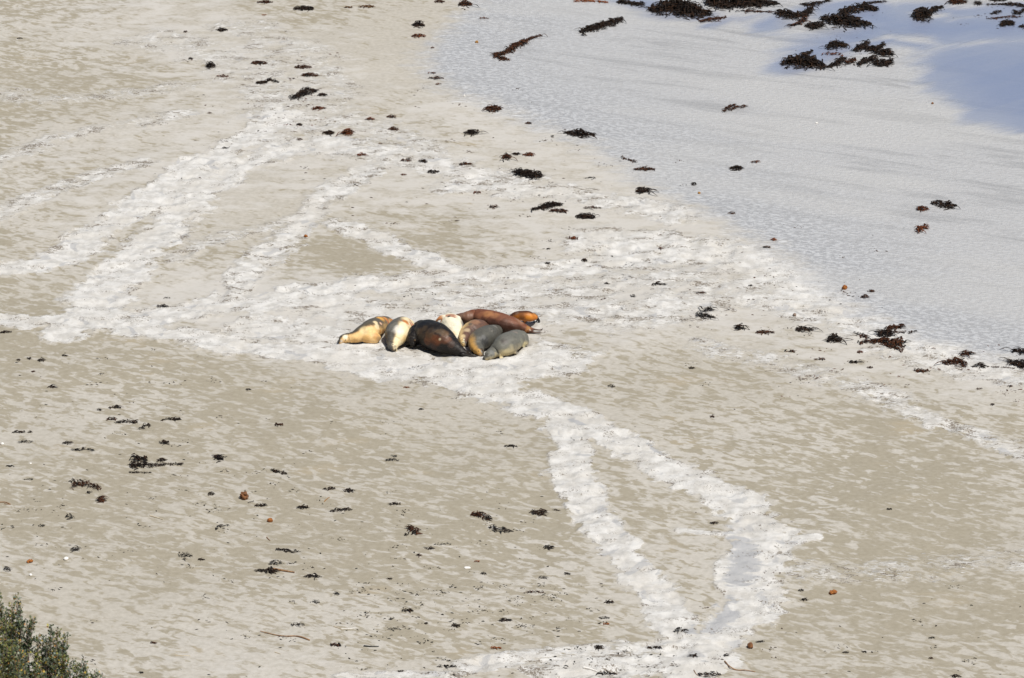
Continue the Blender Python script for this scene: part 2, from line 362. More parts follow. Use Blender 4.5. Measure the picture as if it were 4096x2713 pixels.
# ------------------------------------------------------------------ sea lions
def catmull(pts, n):
    pts = np.array(pts, float); ext = np.vstack([2*pts[0]-pts[1], pts, 2*pts[-1]-pts[-2]])
    out = []
    for i in range(len(pts)-1):
        p0, p1, p2, p3 = ext[i:i+4]
        for k in range(n):
            t = k/n
            out.append(.5*((2*p1)+(-p0+p2)*t+(2*p0-5*p1+4*p2-p3)*t*t+(-p0+3*p1-3*p2+p3)*t**3))
    out.append(pts[-1]); return np.array(out)
def sweep(bm, pts, flat=1.0, ns=20, sub=6, upv=Vector((0,0,1)), cap=True):
    """pts: (x,y,z,half_width,half_height) -> closed tube in bm"""
    s = catmull(pts, sub); rings = []
    C = [Vector(q[:3]) for q in s]
    rw = [max(.002, q[3]) for q in s]; rh = [max(.002, q[4]) for q in s]
    T = [(C[min(i+1, len(C)-1)]-C[max(i-1, 0)]).normalized() for i in range(len(C))]
    L = [(C[0]-T[0]*rw[0]*k, T[0], rw[0]*math.sqrt(1-k*k), rh[0]*math.sqrt(1-k*k)) for k in (.97, .8, .5, .25)] if cap else []
    L += [(C[i], T[i], rw[i], rh[i]) for i in range(len(C))]
    if cap: L += [(C[-1]+T[-1]*rw[-1]*k, T[-1], rw[-1]*math.sqrt(1-k*k), rh[-1]*math.sqrt(1-k*k)) for k in (.25, .5, .8, .97)]
    for c, t, a, b in L:
        side = t.cross(upv)
        if side.length < 1e-3: side = Vector((1,0,0))
        side.normalize(); up = side.cross(t).normalized()
        rings.append([bm.verts.new(c+side*math.cos(2*math.pi*k/ns)*a+up*math.sin(2*math.pi*k/ns)*b) for k in range(ns)])
    for r0, r1 in zip(rings[:-1], rings[1:]):
        for k in range(ns): bm.faces.new((r0[k], r0[(k+1) % ns], r1[(k+1) % ns], r1[k]))
    bm.faces.new(rings[0][::-1]); bm.faces.new(rings[-1])
    return s
ZT = {2: (1330, 1240, 6.4), 3: (1630, 1240, 7.4), 4: (1800, 1220, 5.92)}
def zp(z, u, v): ox, oy, k = ZT[z]; return ox+u/k, oy+v/k
def raycast(bvh, px, py):
    d = ray(px, py).normalized(); hit = bvh.ray_cast(Vector((0, 0, H)), d)
    return hit
SPINES = []
def sea_lion(label, zt, spine, base, belly, bdir, thr, flippers=(), blobs=(), spots=(), eyes=(), nose=None, mouth=None, ears=(), soft=.22, squash=.9, voxel=.0105, smooth=5, brings=None):
    k = ZT[zt][2]
    pts = []
    for q in spine:
        u, v, r = q[:3]; px, py = zp(zt, u, v); d = 78.0; rm = r/k/ (4096*LENS/36/ DIST)
        z = q[3] if len(q) > 3 else rm*squash*.93
        p = G(px, py, z); pts.append((*p, rm, rm*squash))
    bm = bmesh.new(); sp = sweep(bm, pts)
    for b in blobs:                                       # (u,v,rx,ry,rz metres, z, yaw)
        u, v, rx, ry, rz, z, yaw = b; p = G(*zp(zt, u, v), z)
        M = Matrix.Translation(p) @ Matrix.Rotation(R(yaw), 4, 'Z') @ Matrix.Diagonal((rx, ry, rz, 1))
        bmesh.ops.create_icosphere(bm, subdivisions=3, radius=1, matrix=M)
    fl_pts = []
    for f in flippers:                                    # dict(p=[(u,v,z,halfwidth,halfthick)], n=normal)
        fp = [(*G(*zp(zt, q[0], q[1]), q[2]), q[3], q[4]) for q in f['p']]
        s = sweep(bm, fp, ns=12, sub=5, upv=Vector(f.get('n', (0, 0, 1)))); fl_pts.append((s, f.get('col')))
        for tq in f.get('toes', ()):                      # toes at the end of a hind flipper
            tp = [(*G(*zp(zt, q[0], q[1]), q[2]), q[3], q[3]) for q in tq]
            s2 = sweep(bm, tp, ns=8, sub=4); fl_pts.append((s2, f.get('col')))
    me = bpy.data.meshes.new('tmp'); bm.to_mesh(me); bm.free()
    tmp = bpy.data.objects.new('tmp', me); COL.objects.link(tmp)
    md = tmp.modifiers.new('r', 'REMESH'); md.mode = 'VOXEL'; md.voxel_size = voxel
    ms = tmp.modifiers.new('s', 'SMOOTH'); ms.iterations = smooth; ms.factor = .5
    dg = bpy.context.evaluated_depsgraph_get()
    m2 = bpy.data.meshes.new_from_object(tmp.evaluated_get(dg)); bpy.data.objects.remove(tmp); m2.name = 'sea_lion'
    N = len(m2.vertices); V = np.empty(N*3, np.float32); m2.vertices.foreach_get('co', V); V = V.reshape(-1, 3)
    # rest on the sand: sagging underside
    gzv = 0.0
    V[:, 2] = np.where(V[:, 2] < .012, .012-(.012-V[:, 2])*.5, V[:, 2])
    # muscle and fat folds
    nx = fbm(V[:,0]*6+V[:,2]*3, V[:,1]*6+V[:,2]*4, 2, 91)-.5
    m2.vertices.foreach_set('co', V.ravel()); m2.update()
    Nn = np.empty(N*3, np.float32); m2.vertices.foreach_get('normal', Nn); Nn = Nn.reshape(-1, 3)
    Np = len(fl_pts)
    C = sp[:, :3]; SPINES.append(sp); D2 = ((V[:, None, :]-C[None])**2).sum(-1); j = D2.argmin(1); t = j/(len(C)-1)
    tt = j/(len(C)-1); fold = np.sin(tt*95+nx*5)*np.exp(-((tt-.22)/.13)**2)+.6*np.sin(tt*80+nx*6)*np.exp(-((tt-.85)/.12)**2)
    V2 = V + Nn*(nx*.020+fold*.0035)[:, None]; m2.vertices.foreach_set('co', V2.astype(np.float32).ravel()); m2.update()
    b = Vector(bdir).normalized(); rad = V-C[j]; rad = rad/np.maximum(1e-6, np.linalg.norm(rad, axis=1))[:, None]
    f = rad @ np.array(b) + (fbm(V[:,0]*7, V[:,1]*7+V[:,2]*7, 3, 5)-.5)*.35
    wgt = sstep(thr-soft, thr+soft, f)[:, None]
    cols = np.array(base)*(1-wgt)+np.array(belly)*wgt
    # border between back and belly is a warmer tone
    me_ = (np.exp(-((f-thr)/.2)**2)*.35)[:, None]
    if brings is not None: cols = cols*(1-me_)+np.array(brings)*me_
    dbody = np.sqrt(D2.min(1))
    for s, c in fl_pts:
        if c is None: continue
        df = np.sqrt(((V[:, None, :]-s[None, :, :3])**2).sum(-1)); jj = df.argmin(1); dd = df.min(1)
        along = jj/(len(s)-1)
        wf = sstep(.15, .45, along)*(dd < s[jj, 3]*1.5+.012)
        cols = cols*(1-wf[:, None])+np.array(c)*wf[:, None]
    bvh = BVHTree.FromPolygons([Vector(x) for x in V2.tolist()], [tuple(p.vertices) for p in m2.polygons])
    for u, v, r, c, a in spots:
        hit = raycast(bvh, *zp(zt, u, v))
        if hit[0] is None: continue
        d = np.linalg.norm(V2-np.array(hit[0]), axis=1)*(1+.5*(fbm(V[:,0]*14, V[:,1]*14+V[:,2]*9, 2, 3)-.5))
        ws = (a*(1-sstep(r*.35, r, d)))[:, None]; cols = cols*(1-ws)+np.array(c)*ws
    set_col(m2, np.clip(cols, .004, .95))
    o = mkobj('sea_lion', m2, M_PELT); m2.materials.clear(); m2.materials.append(M_PELT)
    tag(o, label, 'sea lion', 'sea lions asleep in a huddle on the sand')
    def dot(name, u, v, rx, rz, mat, sink=.3):
        hit = raycast(bvh, *zp(zt, u, v))
        if hit[0] is None: return
        bm = bmesh.new(); q = hit[1].to_track_quat('Z', 'Y').to_matrix().to_4x4()
        bmesh.ops.create_icosphere(bm, subdivisions=2, radius=1, matrix=Matrix.Translation(hit[0]-hit[1]*rx*sink) @ q @ Matrix.Diagonal((rx, rz, min(rx, rz)*.7, 1)))
        me = bpy.data.meshes.new(name); bm.to_mesh(me); bm.free(); mkobj(name, me, mat, o)
    for e in eyes: dot('eye', e[0], e[1], .016, .012, M_BLACK)
    if nose: dot('nose', nose[0], nose[1], nose[2], nose[2]*.75, M_BLACK)
    if mouth:
        bm = bmesh.new(); pp = []
        for u, v in mouth:
            hit = raycast(bvh, *zp(zt, u, v))
            if hit[0] is not None: pp.append((*hit[0], .005, .005))
        if len(pp) > 1:
            sweep(bm, pp, ns=6, sub=4); me = bpy.data.meshes.new('mouth'); bm.to_mesh(me); bm.free(); mkobj('mouth', me, M_BLACK, o)
    for e in ears:
        hit = raycast(bvh, *zp(zt, *e))
        if hit[0] is None: continue
        bm = bmesh.new(); a = hit[0]; sweep(bm, [(*(a-hit[1]*.01), .008, .006), (*(a+hit[1]*.012), .008, .006), (*(a+hit[1]*.024+Vector((.012,.01,0))), .003, .003)], ns=8, sub=3)
        me = bpy.data.meshes.new('ear'); bm.to_mesh(me); bm.free(); set_col(me, np.tile(np.array((.30,.20,.11)), (len(me.vertices), 1))); mkobj('ear', me, M_PELT, o)
    return o

GOLD, CREAM, GREY, ORNG, PINK = (.72,.50,.25), (.86,.76,.56), (.135,.12,.095), (.46,.20,.06), (.42,.20,.14)
# leftmost female: nose to the left, gold belly towards us
sea_lion('gold bellied sea lion at the left end of the huddle, nose pointing left', 2,
 [(195,810,62),(270,745,118),(400,715,135),(560,690,170),(760,610,235),(950,530,290),(1110,430,265),(1260,330,200),(1390,295,150),(1480,300,95)],
 (.105,.09,.065), (.86,.57,.25), (.15,-1,-.25), .36, brings=(.30,.15,.04), soft=.16,
 blobs=[(960,700,.23,.12,.13,.12,-14)],
 flippers=[dict(p=[(1060,480,.22,.05,.04),(1180,520,.18,.045,.022),(1290,570,.10,.035,.014)], n=(0,-.7,.7), col=(.50,.27,.10)),
           dict(p=[(1380,300,.14,.06,.05),(1450,330,.10,.05,.03),(1515,310,.07,.04,.014)], col=ORNG)],
 spots=[(1240,210,.13,(.74,.38,.08),.95),(1370,230,.14,(.66,.26,.05),.95),(1430,330,.11,(.50,.15,.05),.9),(1230,560,.06,(.55,.24,.07),.8),(1240,350,.05,(.80,.5,.34),.9),(330,690,.085,CREAM,1),(1100,320,.07,(.90,.72,.42),.8),(1150,420,.08,(.9,.74,.46),.7),
        (800,520,.13,(.88,.70,.38),.7),(1140,680,.11,(.50,.24,.06),.75),(1190,740,.08,(.30,.20,.10),.7),(860,760,.12,(.62,.32,.08),.55),(560,800,.10,(.62,.33,.09),.5),(230,800,.045,(.55,.48,.4),.8),(160,800,.05,(.02,.02,.02),.9),(260,590,.05,(.30,.23,.15),.8)],
 eyes=[(236,690)], nose=(135,815,.042), mouth=[(345,760),(310,800),(282,860)], ears=[(430,610)])
# second female: head towards us, belly to the right
sea_lion('grey backed, cream bellied sea lion with its head towards the camera beside the black male', 2,
 [(1610,1030,52),(1550,950,110,.10),(1560,840,180),(1620,700,275),(1680,560,330),(1760,440,290),(1870,360,190),(1990,350,110)],
 (.12,.11,.09), (.88,.74,.46), (1,-.2,.12), .28, brings=(.42,.26,.10), soft=.18,
 flippers=[dict(p=[(1860,420,.26,.05,.04),(1960,470,.22,.045,.022),(2040,540,.14,.035,.014)], n=(.5,-.5,.7), col=(.66,.42,.18)),
           dict(p=[(1850,310,.26,.06,.04),(1980,350,.22,.05,.026),(2095,420,.14,.035,.014)], n=(.2,-.5,.8), col=(.50,.20,.09))],
 spots=[(1440,480,.12,(.16,.15,.13),.85),(1400,640,.12,(.06,.05,.04),.85),(1420,780,.09,(.07,.06,.05),.85),(1600,360,.11,(.17,.16,.13),.85),(1780,270,.09,(.15,.14,.11),.8),(1400,920,.09,(.04,.035,.035),.9),(1450,980,.07,(.10,.10,.10),.8),(1560,880,.045,(.8,.68,.45),.8),(1600,940,.05,(.3,.26,.18),.8),
        (1620,1020,.04,(.12,.08,.05),.9),(1890,310,.12,(.60,.20,.03),.95),(2010,360,.11,(.55,.17,.05),.95),(2050,430,.06,(.45,.18,.12),.8),(1990,500,.08,(.70,.42,.15),.8),(1850,740,.12,(.78,.50,.18),.6),(1960,720,.09,(.70,.38,.10),.7),(1670,960,.045,(.62,.42,.25),.8),(1700,500,.16,(.9,.86,.76),.6)],
 eyes=[(1545,885)], nose=(1610,1040,.026), mouth=[(1655,940),(1690,980),(1690,1020)], ears=[(1500,800)])
# big dark male
sea_lion('big black-brown sea lion lying across the front of the huddle with dark hind flippers', 3,
 [(235,1060,50),(150,985,115,.11),(160,890,205,.16),(245,800,280,.19),(370,710,345),(570,690,428),(830,795,450),(1100,945,390),(1340,1100,270),(1540,1220,170),(1690,1290,110)],
 (.012,.009,.0075), (.007,.0055,.005), (0,-.5,-1), .20, squash=.95,
 flippers=[dict(p=[(1640,1240,.08,.06,.04),(1850,1260,.05,.05,.018),(2050,1310,.025,.03,.008)], col=(.012,.010,.009),
                toes=[[(1840,1250,.05,.010),(1960,1275,.035,.009),(2070,1300,.02,.005)],[(1840,1290,.05,.010),(1980,1330,.03,.009),(2090,1345,.015,.005)]]),
           dict(p=[(1640,1310,.08,.06,.04),(1860,1350,.04,.05,.016),(2100,1385,.02,.03,.007)], col=(.014,.010,.008),
                toes=[[(1900,1360,.04,.010),(2050,1375,.03,.009),(2170,1392,.012,.005)],[(1850,1380,.03,.010),(2000,1402,.02,.009),(2120,1408,.012,.005)]]),
           dict(p=[(470,420,.42,.07,.05),(360,350,.40,.06,.025),(250,390,.30,.045,.014)], n=(-.4,.2,.8), col=(.010,.009,.009)),
           dict(p=[(250,900,.16,.06,.05),(120,1020,.04,.06,.02),(-60,1090,.02,.04,.01)], col=(.010,.009,.009))],
 spots=[(640,760,.17,(.095,.050,.022),.8),(820,900,.15,(.13,.042,.014),.85),(560,930,.13,(.12,.038,.012),.8),(1100,720,.12,(.15,.080,.036),.8),(1080,880,.12,(.11,.040,.016),.7),
        (1220,880,.10,(.15,.050,.016),.75),(350,640,.12,(.085,.045,.020),.6),(500,540,.10,(.07,.045,.025),.7),(900,640,.08,(.10,.062,.032),.7),(960,870,.030,(.42,.34,.22),.9),(700,350,.20,(.018,.017,.016),.5),(215,900,.025,(.16,.10,.05),.9),(1010,640,.10,(.095,.060,.032),.7),
        (700,600,.10,(.050,.036,.026),.8),(450,760,.10,(.045,.026,.014),.8),(1300,1000,.10,(.05,.022,.012),.7),(760,1060,.12,(.045,.016,.008),.7)],
 eyes=[(180,980)], nose=(240,1065,.03), ears=[(215,890)])
# white bellied one on its back behind the male
sea_lion('white bellied sea lion on its back between the black male and the red-brown one', 3,
 [(1500,900,100),(1440,760,180),(1370,590,290),(1310,450,345),(1270,340,285),(1230,270,190)],
 (.17,.165,.15), (.84,.76,.57), (-.45,-.35,1), .0, brings=(.5,.42,.3),
 flippers=[dict(p=[(1500,250,.33,.06,.04),(1370,205,.36,.055,.024),(1215,190,.36,.035,.016)], n=(0,-.5,.8), col=(.50,.26,.16)),
           dict(p=[(1170,210,.34,.05,.04),(1010,215,.33,.05,.03),(900,270,.28,.045,.022),(850,360,.18,.03,.016)], n=(0,-.4,.8), col=(.66,.34,.16))],
 spots=[(1225,192,.045,(.012,.010,.008),1),(960,290,.10,(.60,.24,.08),.8),(1290,760,.10,(.66,.36,.10),.7),(1200,620,.10,(.80,.62,.42),.5),(1380,700,.08,(.78,.58,.30),.6),(1640,420,.11,(.24,.23,.21),.8),(1450,200,.06,(.78,.55,.4),.6)],
 soft=.3)
# long brown one behind
sea_lion('long red-brown sea lion stretched out behind the others, hind flippers to the right', 4,
 [(60,330,85,.10),(200,320,115,.13),(400,300,165,.17),(640,295,225),(900,350,262),(1180,420,268),(1450,485,238),(1660,540,165),(1810,580,110),(1900,590,70)],
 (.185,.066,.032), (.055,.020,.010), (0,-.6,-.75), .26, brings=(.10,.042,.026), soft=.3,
 flippers=[dict(p=[(1880,560,.10,.045,.035),(2020,585,.06,.035,.014),(2140,600,.03,.028,.008)], col=(.13,.085,.065),
                toes=[[(2120,598,.03,.008),(2180,600,.03,.007),(2250,612,.02,.004)],[(2120,592,.04,.008),(2175,570,.06,.006),(2215,530,.11,.004)],[(2120,590,.04,.008),(2185,580,.05,.006),(2235,560,.08,.004)]]),
           dict(p=[(1880,620,.07,.045,.035),(2000,650,.03,.032,.012),(2130,655,.02,.026,.008)], col=(.12,.08,.06),
                toes=[[(2110,655,.02,.008),(2180,650,.02,.007),(2240,640,.02,.004)],[(2110,660,.02,.008),(2170,664,.02,.006),(2235,662,.01,.004)]])],
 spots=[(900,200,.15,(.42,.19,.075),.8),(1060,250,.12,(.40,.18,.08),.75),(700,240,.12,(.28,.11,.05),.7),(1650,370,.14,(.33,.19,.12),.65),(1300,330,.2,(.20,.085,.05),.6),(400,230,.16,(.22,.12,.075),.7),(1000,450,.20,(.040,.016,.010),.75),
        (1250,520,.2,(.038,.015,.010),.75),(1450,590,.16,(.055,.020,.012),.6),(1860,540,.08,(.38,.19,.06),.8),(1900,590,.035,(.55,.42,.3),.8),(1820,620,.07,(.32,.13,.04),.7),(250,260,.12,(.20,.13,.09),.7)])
# small one at the back, orange flank
sea_lion('small orange flanked sea lion behind the red-brown one with black hind flippers', 4,
 [(1420,330,80,.10),(1520,285,118,.15),(1650,258,135,.19),(1790,258,135,.20),(1900,285,132,.18),(1985,290,95,.17)],
 (.090,.032,.012), (.52,.17,.022), (.45,-.9,-.15), .42, brings=(.22,.08,.02),
 flippers=[dict(p=[(1990,250,.20,.05,.035),(2070,300,.13,.045,.018),(2110,380,.05,.04,.010)], n=(.8,-.3,.5), col=(.012,.010,.012),
                toes=[[(2060,330,.10,.012),(2050,390,.05,.010),(2035,435,.015,.006)],[(2080,340,.10,.012),(2090,390,.04,.010),(2085,430,.015,.006)],[(2095,330,.11,.012),(2130,370,.05,.010),(2145,395,.02,.006)]]),
           dict(p=[(1970,300,.16,.04,.03),(1985,370,.07,.028,.014),(1990,430,.01,.02,.008)], n=(.8,-.3,.5), col=(.02,.015,.015)),
           dict(p=[(1770,320,.14,.09,.05),(1775,380,.07,.07,.03),(1740,430,.02,.05,.015)], n=(.8,-.3,.5), col=(.16,.06,.02))],
 spots=[(1880,290,.10,(.66,.25,.03),.8),(1700,280,.10,(.16,.06,.02),.7),(2000,220,.06,(.50,.20,.04),.7),(1590,190,.05,(.22,.15,.1),.5)])
# brown-tan one
sea_lion('brown and tan sea lion with pale eye rings squeezed behind the two grey ones', 4,
 [(375,975,48),(325,890,88,.09),(330,790,135,.14),(420,680,205),(560,590,250),(700,540,225),(820,560,150)],
 (.150,.080,.055), (.78,.54,.24), (-1,-.3,.05), .30, brings=(.30,.19,.1), soft=.28,
 spots=[(480,455,.055,(.045,.045,.05),.75),(600,390,.12,(.42,.22,.12),.5),(560,700,.18,(.080,.062,.055),.7),(300,740,.08,(.80,.62,.34),.6),(315,880,.035,(.88,.80,.5),.9),(330,820,.02,(.9,.85,.6),.9),(380,900,.05,(.13,.12,.11),.8),(360,970,.04,(.10,.10,.10),.8),(400,590,.10,(.78,.6,.36),.5)],
 eyes=[(312,885)], nose=(380,990,.022))
# two grey ones in front
sea_lion('dark grey sea lion with tan shoulder and brown muzzle, second from the right in front', 4,
 [(775,1215,45),(725,1120,92,.10),(640,1000,175),(670,870,245),(830,750,265),(1000,650,205),(1140,600,130),(1200,600,95)],
 (.100,.096,.080), (.60,.33,.09), (-.85,-.65,-.15), .36, brings=(.3,.22,.12), soft=.3,
 flippers=[dict(p=[(1000,640,.30,.05,.03),(1020,690,.24,.045,.02),(960,760,.2,.03,.012)], n=(0,-.6,.7), col=None)],
 spots=[(450,960,.12,(.68,.38,.12),.85),(530,1070,.10,(.70,.38,.11),.85),(830,850,.15,(.055,.055,.055),.75),(800,760,.07,(.18,.175,.165),.6),(690,1080,.045,(.58,.34,.10),.9),(760,1050,.05,(.07,.045,.025),.9),(800,1120,.05,(.13,.10,.06),.7),
        (720,1180,.04,(.42,.34,.24),.7),(760,1200,.035,(.09,.05,.04),.8),(1060,500,.08,(.30,.29,.26),.6),(1000,590,.14,(.13,.12,.10),.6)],
 eyes=[(680,1095),(770,1085)], nose=(765,1215,.024))
sea_lion('smooth grey sea lion at the front right of the huddle, chin on the sand', 4,
 [(800,1285,48),(900,1215,105,.10),(1030,1120,148),(1200,1010,250),(1350,925,290),(1480,850,262),(1570,790,225),(1660,790,205),(1710,850,165)],
 (.150,.145,.120), (.60,.49,.28), (.25,-.75,-.75), .66, brings=(.30,.28,.2), soft=.3,
 flippers=[dict(p=[(1180,1150,.10,.05,.04),(1210,1230,.03,.045,.018),(1215,1285,.01,.035,.010)], n=(0,-.4,.8), col=(.55,.47,.32)),
           dict(p=[(1480,1080,.10,.06,.04),(1560,1130,.04,.05,.018),(1590,1170,.01,.035,.010)], n=(0,-.4,.8), col=(.25,.22,.17)),
           dict(p=[(1700,900,.12,.05,.04),(1740,980,.04,.045,.018),(1770,1005,.01,.035,.010)], n=(0,-.4,.8), col=(.40,.36,.26))],
 spots=[(1300,850,.10,(.085,.068,.06),.7),(1350,760,.15,(.12,.118,.105),.5),(960,980,.10,(.36,.35,.31),.6),(1010,1120,.09,(.26,.26,.25),.6),(880,1190,.065,(.065,.058,.045),.85),(1080,1170,.06,(.50,.42,.26),.6),(1330,1150,.12,(.60,.50,.28),.75),(1500,1120,.08,(.55,.45,.26),.7),(1180,1230,.07,(.62,.52,.3),.7),(1760,940,.07,(.55,.48,.26),.7),(800,1280,.04,(.03,.025,.022),.8),
        (870,1325,.05,(.55,.34,.12),.85),(1000,1280,.045,(.62,.50,.24),.8),(1540,640,.09,(.33,.25,.2),.5),(1700,900,.12,(.30,.29,.2),.6),(1560,1000,.12,(.10,.098,.09),.5),(930,1270,.05,(.20,.17,.11),.7)],
 eyes=[(985,1285)], nose=(795,1290,.024))

# the sand gives way under the bodies and is pushed up beside them
sx = np.where((gx > -5) & (gx < 2.5))[0]; sy = np.where((gy > 72) & (gy < 79))[0]
sl = (slice(sy[0], sy[-1]+1), slice(sx[0], sx[-1]+1)); dmin = np.full(X[sl].shape, 9., np.float32)
for sp in SPINES:
    for q in sp[::2]:
        if q[3] > .105: dmin = np.minimum(dmin, np.sqrt((X[sl]-q[0])**2+(Y[sl]-q[1])**2)-q[3]*.92)
dmin = dmin + (fbm(X[sl]*5, Y[sl]*5, 3, 131)-.5)*.12
Z[sl] += (.028*np.exp(-((dmin-.07)/.07)**2) - .05*sstep(.04, -.10, dmin)).astype(np.float32)
gme.vertices.foreach_set('co', np.stack([X, Y, Z], -1).astype(np.float32).ravel()); gme.update()

# ------------------------------------------------------------------ seaweed
class Rib:
    def __init__(s): s.v = []; s.f = []; s.c = []
    def ribbon(s, p, yaw, L, wd, col, lift, curl, seg=4, thick=.35):
        """a curved three sided strap of weed lying from p"""
        b = len(s.v); x, y, z = p; a = yaw
        for i in range(seg+1):
            t = i/seg; ww = wd*(.5+1.1*t*(1-t)*2)*(1 if i < seg else .35)
            nx, ny = -math.sin(a)*ww*.5, math.cos(a)*ww*.5
            zz = z+lift*math.sin(math.pi*min(1, t*1.1))
            tw = ww*.5*random.uniform(-.7, .7)
            s.v += [(x+nx, y+ny, zz+tw), (x-nx, y-ny, zz-tw*.6), (x, y, zz+ww*thick)]
            s.c += [col]*3
            a += curl/seg+random.uniform(-.35, .35); x += math.cos(a)*L/seg; y += math.sin(a)*L/seg
            g = gz(x, y)
            if i == seg-1: z = g+.004; lift = 0
        for i in range(seg):
            q = b+3*i
            for k in range(3): s.f.append((q+k, q+(k+1) % 3, q+3+(k+1) % 3, q+3+k))
        s.f.append((b, b+2, b+1)); q = b+3*seg; s.f.append((q, q+1, q+2))
    def build(s, name, origin, mat=M_WEED):
        me = bpy.data.meshes.new(name); me.from_pydata([(a-origin.x, b-origin.y, c-origin.z) for a, b, c in s.v], [], s.f); me.update()
        set_col(me, np.array(s.c)); o = mkobj(name, me, mat, smooth=False); o.location = origin; return o
DK, BR, RD, TN = (.014,.010,.008), (.050,.020,.010), (.15,.040,.012), (.16,.085,.035)
PAL = {'k': [DK, DK, (.022,.014,.010), (.035,.018,.010)], 'b': [DK, BR, BR, (.075,.028,.012)], 'r': [BR, RD, (.11,.032,.012), (.05,.02,.01)],
       'o': [RD, (.28,.09,.02), (.2,.06,.02)], 'g': [(.02,.022,.022), DK, (.045,.035,.028)], 't': [TN, BR, (.1,.05,.02)]}
GRP = 'seaweed clumps washed up on the beach'
def weed(tile, pts, pal, label, cover=2.2, tall=.5, fr=1.0, name='seaweed_clump', spread=1.0):
    """pts: (u,v,thickness) along the clump in its photo tile"""
    ox, oy = TILES[tile]; big = max(q[2] for q in pts); pts = [(ox+q[0]*K, oy+q[1]*K, q[2]*K*(1.16 if big > 30 else (.82 if tile in 'GHI' else .95))) for q in pts]
    rb = Rib(); c = GS(sum(q[0] for q in pts)/len(pts), max(q[1] for q in pts)); m = pxm(pts[0][0], pts[0][1])
    sinD = H/math.sqrt(H*H+c.y**2+c.x**2)
    segs = list(zip(pts[:-1], pts[1:]))
    for (x0, y0, h0), (x1, y1, h1) in segs:
        L = math.hypot(x1-x0, (y1-y0)); hm = (h0+h1)/2
        area = max(L, hm*.6)*hm/m/m/sinD
        fw = (.016+.010*min(1, hm/25))*fr
        n = max(5, int(area*cover/(fw*.13*fr)))
        n = min(n, 900)
        for _ in range(n):
            t = random.random(); cx = x0+(x1-x0)*t; cy = y0+(y1-y0)*t
            hh = (h0+(h1-h0)*t)*(.55+.95*float(vnoise(np.array(cx*.11+c.x), np.array(c.y), 3)))
            r = (random.uniform(.9, 1.45) if random.random() < .07 else min(1, abs(random.gauss(0, .45))))*spread; sg = random.choice((-1, 1)); dv = r*sg*hh*.5
            du = random.gauss(0, .12)*hh
            foot = cy + dv*.70 + hh*.12
            p = GS(cx+du, foot)
            # the heap is highest in its middle
            zt = tall*hh/m*1.1*max(0, 1-r*r)*random.random()
            wd = Vector((x1-x0, 0)); ang = math.atan2(-(y1-y0)/sinD, (x1-x0)) + random.gauss(0, .55) + (math.pi if random.random() < .5 else 0)
            Ln = random.uniform(.06, .17)*fr*min(1.2, .55+hh/30)
            rb.ribbon((p.x-math.cos(ang)*Ln*.5, p.y-math.sin(ang)*Ln*.5, p.z+zt+.004), ang, Ln, fw*random.uniform(.6, 1.3), random.choice(PAL[pal]), random.uniform(.0, .03)*fr, random.uniform(-1.6, 1.6), seg=3)
    if big > 32 and tile in 'BCF':            # a few long straps trailing out of the heap
        for _ in range(3+int(len(rb.v)/500)):
            (x0, y0, h0), (x1, y1, h1) = random.choice(segs); t = random.random(); p = GS(x0+(x1-x0)*t, y0+(y1-y0)*t+.3*h0)
            a = math.atan2(-(y1-y0)/sinD, (x1-x0))+random.gauss(0, .5)+(math.pi if random.random() < .5 else 0)
            rb.ribbon((p.x, p.y, p.z+.02), a, random.uniform(.18, .34)*fr, .022*fr, random.choice(PAL[pal]), .05, random.uniform(-1.2, 1.2), seg=6)
    o = rb.build(name, c); tag(o, label, 'seaweed', GRP); return o
def blob(tile, u, v, w_, h_, pal, label, **kw):
    weed(tile, [(u-w_*.44, v+h_*.12, h_*.35), (u-w_*.12, v, h_), (u+w_*.16, v, h_*.9), (u+w_*.44, v+h_*.1, h_*.3)], pal, label, **kw)
